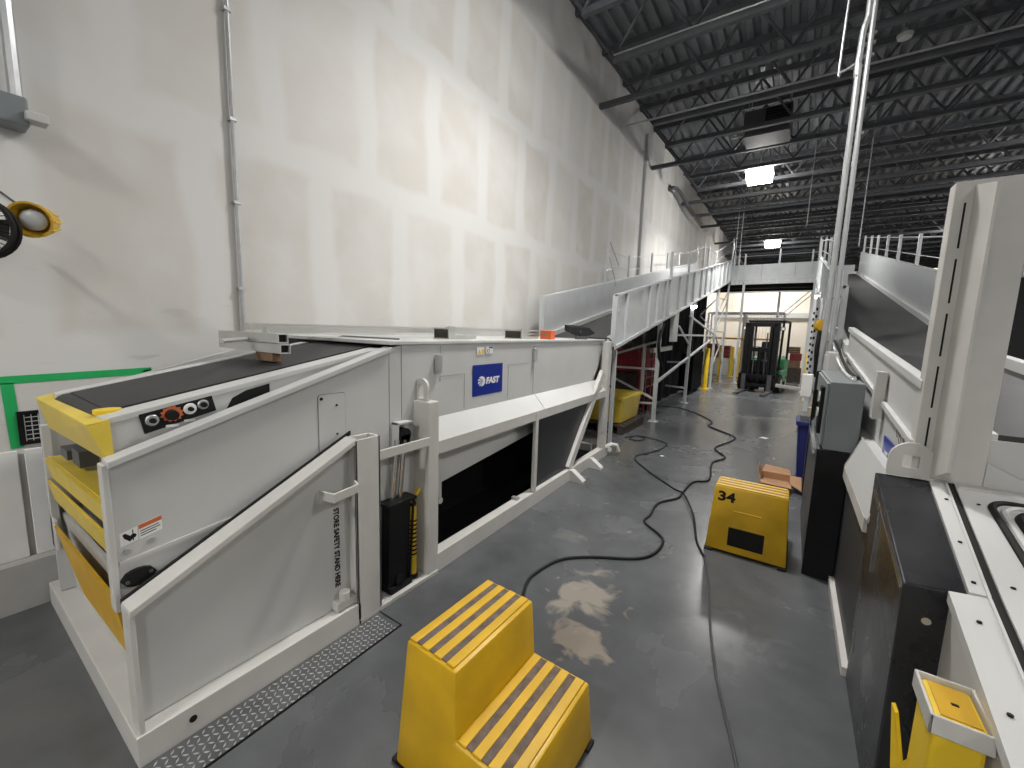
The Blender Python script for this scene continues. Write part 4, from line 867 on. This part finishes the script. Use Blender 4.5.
G().bar((onback(.36, .0), -.09, .36), (onback(.36, .0), .10, .36), .012, .022, (1, 0, 0)).build('moulded_bar', 'yellow', t, bevel=.004)
text('stool_number', '34', .105, 'ink', t, Matrix.Translation((onback(.43, .0025), .225, .43)) @ Matrix(((0, .06, -1, 0), (-1, 0, 0, 0), (0, 1, .06, 0), (0, 0, 0, 1))), bold=.004, width=.125)
t.location = (-.165, 3.90, 0); t.rotation_euler = (0, 0, PI/2); t['group'] = 'yellow step stools'
# ------------------------------------------------------------------ cardboard box
t = thing('cardboard_box', 'open flat cardboard box with raised flaps on the floor behind the stool', 'box', (.0, 5.75, 0))
g = G().box(-.17, .13, 5.58, 5.586, 0, .085).box(-.17, .13, 5.95, 5.956, 0, .085).box(-.17, -.164, 5.58, 5.956, 0, .085).box(.124, .13, 5.58, 5.956, 0, .085).box(-.17, .13, 5.58, 5.956, 0, .006)
g.build('carton', 'card', t)
for nm, p, v in (('flap', [(-.17, 5.95, .085), (.13, 5.95, .085), (.11, 6.10, .12), (-.15, 6.10, .135)], (0, 0, .004)), ('flap', [(.13, 5.58, .085), (.13, 5.95, .085), (.235, 5.90, .10), (.235, 5.50, .05)], (0, 0, .004)),
             ('flap', [(-.17, 5.58, .085), (.13, 5.58, .085), (.14, 5.47, .07), (-.16, 5.47, .075)], (0, 0, .004)), ('flap', [(-.17, 5.58, .085), (-.17, 5.95, .085), (-.21, 5.93, .20), (-.21, 5.64, .18)], (.004, 0, 0))):
    G().slab(p, v).build(nm, 'card', t)
# ------------------------------------------------------------------ cables on the floor
C1 = [(-1.16, 1.72), (-1.22, 1.9), (-1.29, 2.1), (-1.37, 2.29), (-1.38, 2.44), (-1.32, 2.69), (-1.15, 2.87), (-.86, 3.06), (-.76, 3.23), (-.75, 3.47), (-.82, 3.59), (-.99, 3.75), (-.99, 3.93), (-1.0, 4.27), (-.87, 4.53), (-.86, 4.74), (-.83, 5.18), (-.69, 5.39), (-.77, 6.14), (-.66, 6.56), (-.86, 7.02), (-.70, 7.7), (-.72, 8.09), (-1.21, 8.69), (-1.22, 9.15), (-1.62, 9.87), (-2.15, 10.4), (-2.5, 10.3)]
C2 = [(-2.19, 6.7), (-2.11, 6.91), (-1.93, 6.94), (-1.93, 6.68), (-2.1, 6.66), (-2.08, 6.93), (-1.85, 6.96), (-1.54, 6.79), (-1.52, 6.39), (-1.62, 6.04), (-1.71, 5.77), (-1.61, 5.51), (-1.28, 5.12), (-.96, 4.8), (-.83, 4.65), (-.64, 4.15), (-.52, 3.67), (-.42, 3.43)]
C3 = [(-.42, 3.43), (-.33, 3.04), (-.26, 2.65), (-.18, 2.28), (-.11, 2.04), (-.02, 1.75), (.05, 1.4), (.08, 1.1)]
tag(G().tube(spline([(x, y, .011) for x, y in C1], 5), .011).build('power_cable', 'rubber', smooth=True), 'thick black cable snaking down the aisle from the near stool to the incline', 'cable')
tag(G().tube(spline([(x, y, .010 if k < 14 else .031 if 14 <= k < 16 else .010) for k, (x, y) in enumerate(C2)], 5), .009).build('power_cable', 'rubber', smooth=True), 'coiled black cable running from the conveyor end to the middle of the aisle', 'cable')
tag(G().tube(spline([(x, y, .009) for x, y in C3], 5), .007).build('floor_cable', 'dgrey', smooth=True), 'thin grey cord running along the aisle floor toward the camera', 'cord')
for x, y, r, lab in ((-.27, 8.37, .07, 'white paper scrap on the aisle floor before the forklift'), (-1.42, 6.06, .03, 'tiny white paper scrap on the floor near the coiled cable')):
    tag(G().slab([(x-r, y-r*.6, .001), (x+r*.4, y-r, .001), (x+r, y+r*.4, .001), (x-r*.3, y+r, .001)], (0, 0, .004)).build('paper_scrap', 'paper'), lab, 'paper', 'paper scraps')
# ------------------------------------------------------------------ forklift
t = thing('forklift', 'black and green forklift facing the camera in the aisle', 'forklift', (0, 0, 0))
G().box(-.50, .50, .35, 1.9, .18, .62).prism([(-.5, .62), (.5, .62), (.48, .80), (-.48, .80)], 'y', .9, 2.0).build('chassis', 'black', t, bevel=.03)
G().prism([(1.45, .20), (2.25, .25), (2.30, .95), (2.0, 1.08), (1.45, 1.05)], 'x', -.5, .5).build('counterweight', 'fgreen', t, bevel=.04)
G().box(.40, .56, .45, 1.5, .30, .70).box(-.56, -.40, .45, 1.5, .30, .70).build('side_cover', 'fgreen', t, bevel=.03)
for s in (-1, 1):
    G().box(s*.40-.075, s*.40+.075, -.05, .16, .10, 2.22).build('mast_rail', 'black', t, bevel=.008)
    G().box(s*.27-.04, s*.27+.04, -.10, .08, .06, 2.1).build('inner_rail', 'black', t, bevel=.006)
for z in (.45, 1.35, 2.14): G().box(-.45, .45, -.02 if z < 2 else -.05, .14, z-.05, z+.08).build('mast_crossbar', 'black', t, bevel=.008)
G().cyl((0, .03, .1), (0, .03, 1.45), .07).build('lift_cylinder', 'black', t, smooth=True)
G().cyl((-.16, .0, .4), (-.16, .0, 1.9), .02).cyl((.16, .0, .4), (.16, .0, 1.9), .02).build('chain', 'dgrey', t)
G().box(-.52, .52, -.16, -.10, .18, .28).box(-.52, .52, -.16, -.10, .48, .58).box(-.5, -.42, -.16, -.08, .18, .58).box(.42, .5, -.16, -.08, .18, .58).build('carriage', 'black', t, bevel=.006)
g = G().box(-.5, .5, -.155, -.125, .98, 1.02)
for k in range(6): g.box(-.49+.19*k, -.46+.19*k, -.15, -.13, .58, 1.0)
for s in (-1, 1):
    G().box(s*.36-.06, s*.36+.06, -.20, -.16, .03, .58).box(s*.36-.06, s*.36+.06, -1.15, -.16, .03, .065).build('fork', 'dgrey', t, bevel=.005)
    w = G().cyl((s*.50-.10, .42, .30), (s*.50+.10, .42, .30), .29, n=24).build('front_wheel', 'rubber', t, bevel=.02)
    G().cyl((s*.50+s*.10, .42, .30), (s*.50+s*.105, .42, .30), .15).build('wheel_hub', 'trim', w)
    w = G().cyl((s*.46-.08, 1.75, .24), (s*.46+.08, 1.75, .24), .23, n=24).build('rear_wheel', 'rubber', t, bevel=.02)
    G().cyl((s*.46+s*.08, 1.75, .24), (s*.46+s*.085, 1.75, .24), .12).build('wheel_hub', 'trim', w)
    G().tube([(s*.50, .32, .70), (s*.49, .45, 1.5), (s*.48, .62, 2.27)], .032).build('front_pillar', 'black', t, smooth=True)
    G().tube([(s*.50, 1.75, 1.0), (s*.50, 1.70, 2.27)], .036).build('rear_pillar', 'black', t, smooth=True)
    hl = G().box(s*.52-.06, s*.52+.06, .18, .26, 1.98, 2.09).build('head_lamp', 'black', t, bevel=.01)
    G().box(s*.52-.045, s*.52+.045, .172, .18, 1.995, 2.075).build('lamp_glass', 'paper', hl)
g = G().box(-.52, -.46, .55, 1.75, 2.25, 2.31).box(.46, .52, .55, 1.75, 2.25, 2.31).box(-.5, .5, .55, .61, 2.25, 2.31).box(-.5, .5, 1.70, 1.76, 2.25, 2.31)
for k in range(6): g.box(-.5, .5, .74+.16*k, .765+.16*k, 2.26, 2.30)
g.build('overhead_guard', 'black', t)
G().box(-.25, .25, 1.05, 1.5, .95, 1.08).prism([(1.42, 1.05), (1.52, 1.05), (1.62, 1.62), (1.52, 1.62)], 'x', -.25, .25).build('seat', 'black', t, bevel=.03)
G().tube([(.16*math.cos(a), .62+.08*math.sin(a), 1.25+.14*math.sin(a)) for a in [2*PI*i/20 for i in range(20)]], .014, 6, True).bar((0, .4, .8), (0, .6, 1.24), .04, .04).build('steering_wheel', 'black', t)
G().box(-.42, .42, .30, .50, .62, 1.02).build('dashboard', 'dgrey', t, bevel=.02)
g = G().box(.22, .36, .25, .34, 1.30, 1.48).box(.2, .38, .28, .34, 1.1, 1.22).build('hose_reel', 'trim', t, bevel=.01)
t.location = (-.86, 15.35, 0); t.rotation_euler = (0, 0, math.radians(-7))
# ------------------------------------------------------------------ bollards
def bollard(x, y, h, lab):
    t = thing('bollard', lab, 'bollard', (x, y, 0), 'yellow bollards')
    G().lathe([(.075, .012), (.075, h-.05), (.06, h-.015), (.02, h)], (x, y, 0), (0, 0, 1), 18).build('post', 'ysafe', t, smooth=True)
    G().box(x-.13, x+.13, y-.13, y+.13, 0, .012).build('base_plate', 'ysafe', t)
for a in ((-2.31, 14.85, 1.36, 'yellow bollard in front of the black curtain left of the forklift'), (-2.30, 17.9, 1.36, 'second yellow bollard behind the curtain bollard'), (-2.18, 20.4, 1.33, 'third yellow bollard left of the forklift mast'),
          (-1.98, 20.8, 1.33, 'yellow bollard closest to the forklift mast on its left'), (.44, 16.5, 1.30, 'taller yellow bollard right of the forklift'), (.56, 15.7, 1.05, 'shorter yellow bollard right of the forklift, nearer one')): bollard(*a)
# ------------------------------------------------------------------ under the left incline
t = thing('red_cage', 'red wire cage cart under the left incline conveyor', 'cage', (-2.9, 9.2, 0))
g = G()
for y in (8.55, 8.95, 9.4, 9.82): g.box(-2.6, -2.56, y-.02, y+.02, .06, 1.45)
for z in (.6, .8, 1.0, 1.2, 1.43): g.box(-2.6, -2.57, 8.55, 9.82, z-.015, z+.015)
g.build('cage_frame', 'red', t)
G().box(-3.2, -2.62, 8.57, 9.8, .95, 1.40).build('load', 'red', t, bevel=.02); G().box(-3.2, -2.62, 8.57, 9.8, .62, .92).build('dark_load', 'dwood', t, bevel=.02)
G().box(-3.25, -2.6, 8.52, 9.84, .56, .62).build('deck', 'dwood', t)
for x in (-3.1, -2.7):
    for y in (8.7, 9.6): G().cyl((x-.03, y, .06), (x+.03, y, .06), .06).box(x-.02, x+.02, y-.02, y+.02, .06, .56).build('caster', 'black', t)
t = thing('yellow_tote', 'yellow plastic tote on the floor under the red cage', 'tote', (-2.7, 7.5, .16))
G().hexa([(-3.0, 7.0, .16), (-2.4, 7.0, .16), (-2.4, 7.95, .16), (-3.0, 7.95, .16)], [(-3.05, 6.95, .62), (-2.35, 6.95, .62), (-2.35, 8.0, .62), (-3.05, 8.0, .62)]).build('tote_body', 'ypaint', t, bevel=.02)
G().box(-3.07, -2.33, 6.93, 8.02, .59, .64).build('rim', 'ypaint', t, bevel=.006)
t = thing('dark_pallet', 'dark wooden pallet under the yellow tote', 'pallet', (-2.7, 7.5, 0))
for k in range(6): G().box(-3.15, -2.28, 6.85+.21*k, 7.0+.21*k, .13, .155).build('deck_board', 'dwood', t)
for x in (-3.1, -2.72, -2.34): G().box(x-.05, x+.05, 6.85, 8.05, .0, .13).build('stringer', 'dwood', t)
t = thing('brown_carton', 'brown carton beside the yellow tote under the incline', 'box', (-2.75, 8.1, .0))
G().box(-3.0, -2.45, 8.08, 8.2, .08, .52).box(-3.0, -2.45, 8.08, 8.2, .0, .07).build('carton', 'dwood', t, bevel=.006)
g = G(); n = 26
A = [(-2.78+.05*math.sin(k*1.9), 9.9+7.0*k/n) for k in range(n+1)]
for i in range(n):
    (xa, ya), (xb, yb) = A[i], A[i+1]
    g.hexa([(xa, ya, .04), (xa+.012, ya, .04), (xb+.012, yb, .04), (xb, yb, .04)], [(xa, ya, LZ(ya)-.16), (xa+.012, ya, LZ(ya)-.16), (xb+.012, yb, LZ(yb)-.16), (xb, yb, LZ(yb)-.16)])
tag(g.build('black_curtain', 'cloth'), 'large black curtain hanging under the left incline conveyor', 'curtain')
t = thing('black_cart', 'black box cart standing by the bollard under the left incline', 'cart', (-2.5, 14.0, 0))
G().box(-2.70, -2.38, 13.0, 14.6, .10, 1.25).build('cart_body', 'cloth', t, bevel=.03)
for y in (13.2, 14.4): G().cyl((-2.5, y-.05, .05), (-2.5, y+.05, .05), .05).box(-2.52, -2.48, y-.02, y+.02, .05, .12).build('caster', 'rubber', t)
# ------------------------------------------------------------------ far end of the hall
def crate(x, y, z, w, d, h, m, lab, name='crate'):
    t = thing(name, lab, name.split('_')[-1], (x, y, z), None)
    G().box(x-w/2, x+w/2, y-d/2, y+d/2, z, z+h).build('crate_body', m, t, bevel=.01)
    g = G()
    for k in range(3): g.box(x-w/2-.006, x+w/2+.006, y-d/2-.008, y-d/2, z+h*(.12+.3*k), z+h*(.2+.3*k))
    g.build('crate_slat', 'dwood' if m != 'trim' else 'zinc', t); return t
t = thing('pallet_rack', 'far pallet rack with orange yellow beams left of the forklift', 'rack', (-2., 22., 0))
for x in (-3.5, -2.0, -.45): G().box(x-.04, x+.04, 21.9, 21.98, 0, 2.85).box(x-.04, x+.04, 22.8, 22.88, 0, 2.85).build('upright', 'zinc', t)
for z in (1.62, 2.80): G().box(-3.5, -.45, 21.86, 21.90, z, z+.08).box(-3.5, -.45, 22.88, 22.92, z, z+.08).build('beam', 'ydeep' if z < 2 else 'zinc', t)
G().box(-3.5, -.45, 21.9, 22.88, 1.66, 1.69).build('shelf_deck', 'card', t)
for k in range(11): G().box(-1.95+.135*k, -1.93+.135*k, 22.78, 22.80, 1.70, 2.8).build('back_bar', 'zinc', t)
for x, m, h, lab in ((-3.1, 'red', .62, 'dark red crate at the left on the far floor'), (-2.6, 'red', .55, 'dark red crate beside the thin bollards on the far floor'), (-1.5, 'trim', .6, 'grey crate behind the forklift mast')):
    crate(x, 21.4, .78, .46, .6, h, m, lab)
for x, lab in ((-3.05, 'grey green container on the far floor at left'), (-2.45, 'grey green container on the far floor beside the bollards'), (-1.5, 'grey container behind the forklift')):
    crate(x, 21.4, 0, .52, .7, .76, 'trim', lab, 'container')
random.seed(4)
for k, (x, y, z, w, h, m, lab) in enumerate(((.05, 20.6, .55, .5, .30, 'wood', 'brown wooden crate, lowest of the far stack right of the forklift'), (.12, 20.6, .86, .4, .28, 'red', 'reddish crate in the middle of the far stack right of the forklift'), (.02, 20.6, 1.15, .46, .26, 'wood', 'brown wooden crate topping the far stack right of the forklift'),
                             (.75, 21.4, .0, .6, 1.2, 'board', 'white tall crate behind the right bollards'), (.05, 20.6, .0, .62, .54, 'dwood', 'dark wooden crate on the floor under the far stack'), (-.42, 21.2, 0, .4, 1.0, 'trim', 'grey tall crate just right of the forklift, far back'))):
    crate(x, y, z, w, .6, h, m, lab)
# ------------------------------------------------------------------ world and view
w = bpy.data.worlds.new('world'); SC.world = w; w.use_nodes = True
w.node_tree.nodes['Background'].inputs[0].default_value = (.9, .95, 1, 1); w.node_tree.nodes['Background'].inputs[1].default_value = .3
SC.view_settings.view_transform = 'Standard'; SC.view_settings.look = 'None'; SC.view_settings.gamma = 1; SC.view_settings.use_curve_mapping = False
SC.view_settings.exposure = .02
SC.cycles.use_denoising = True
SC.cycles.max_bounces = 8; SC.cycles.diffuse_bounces = 5
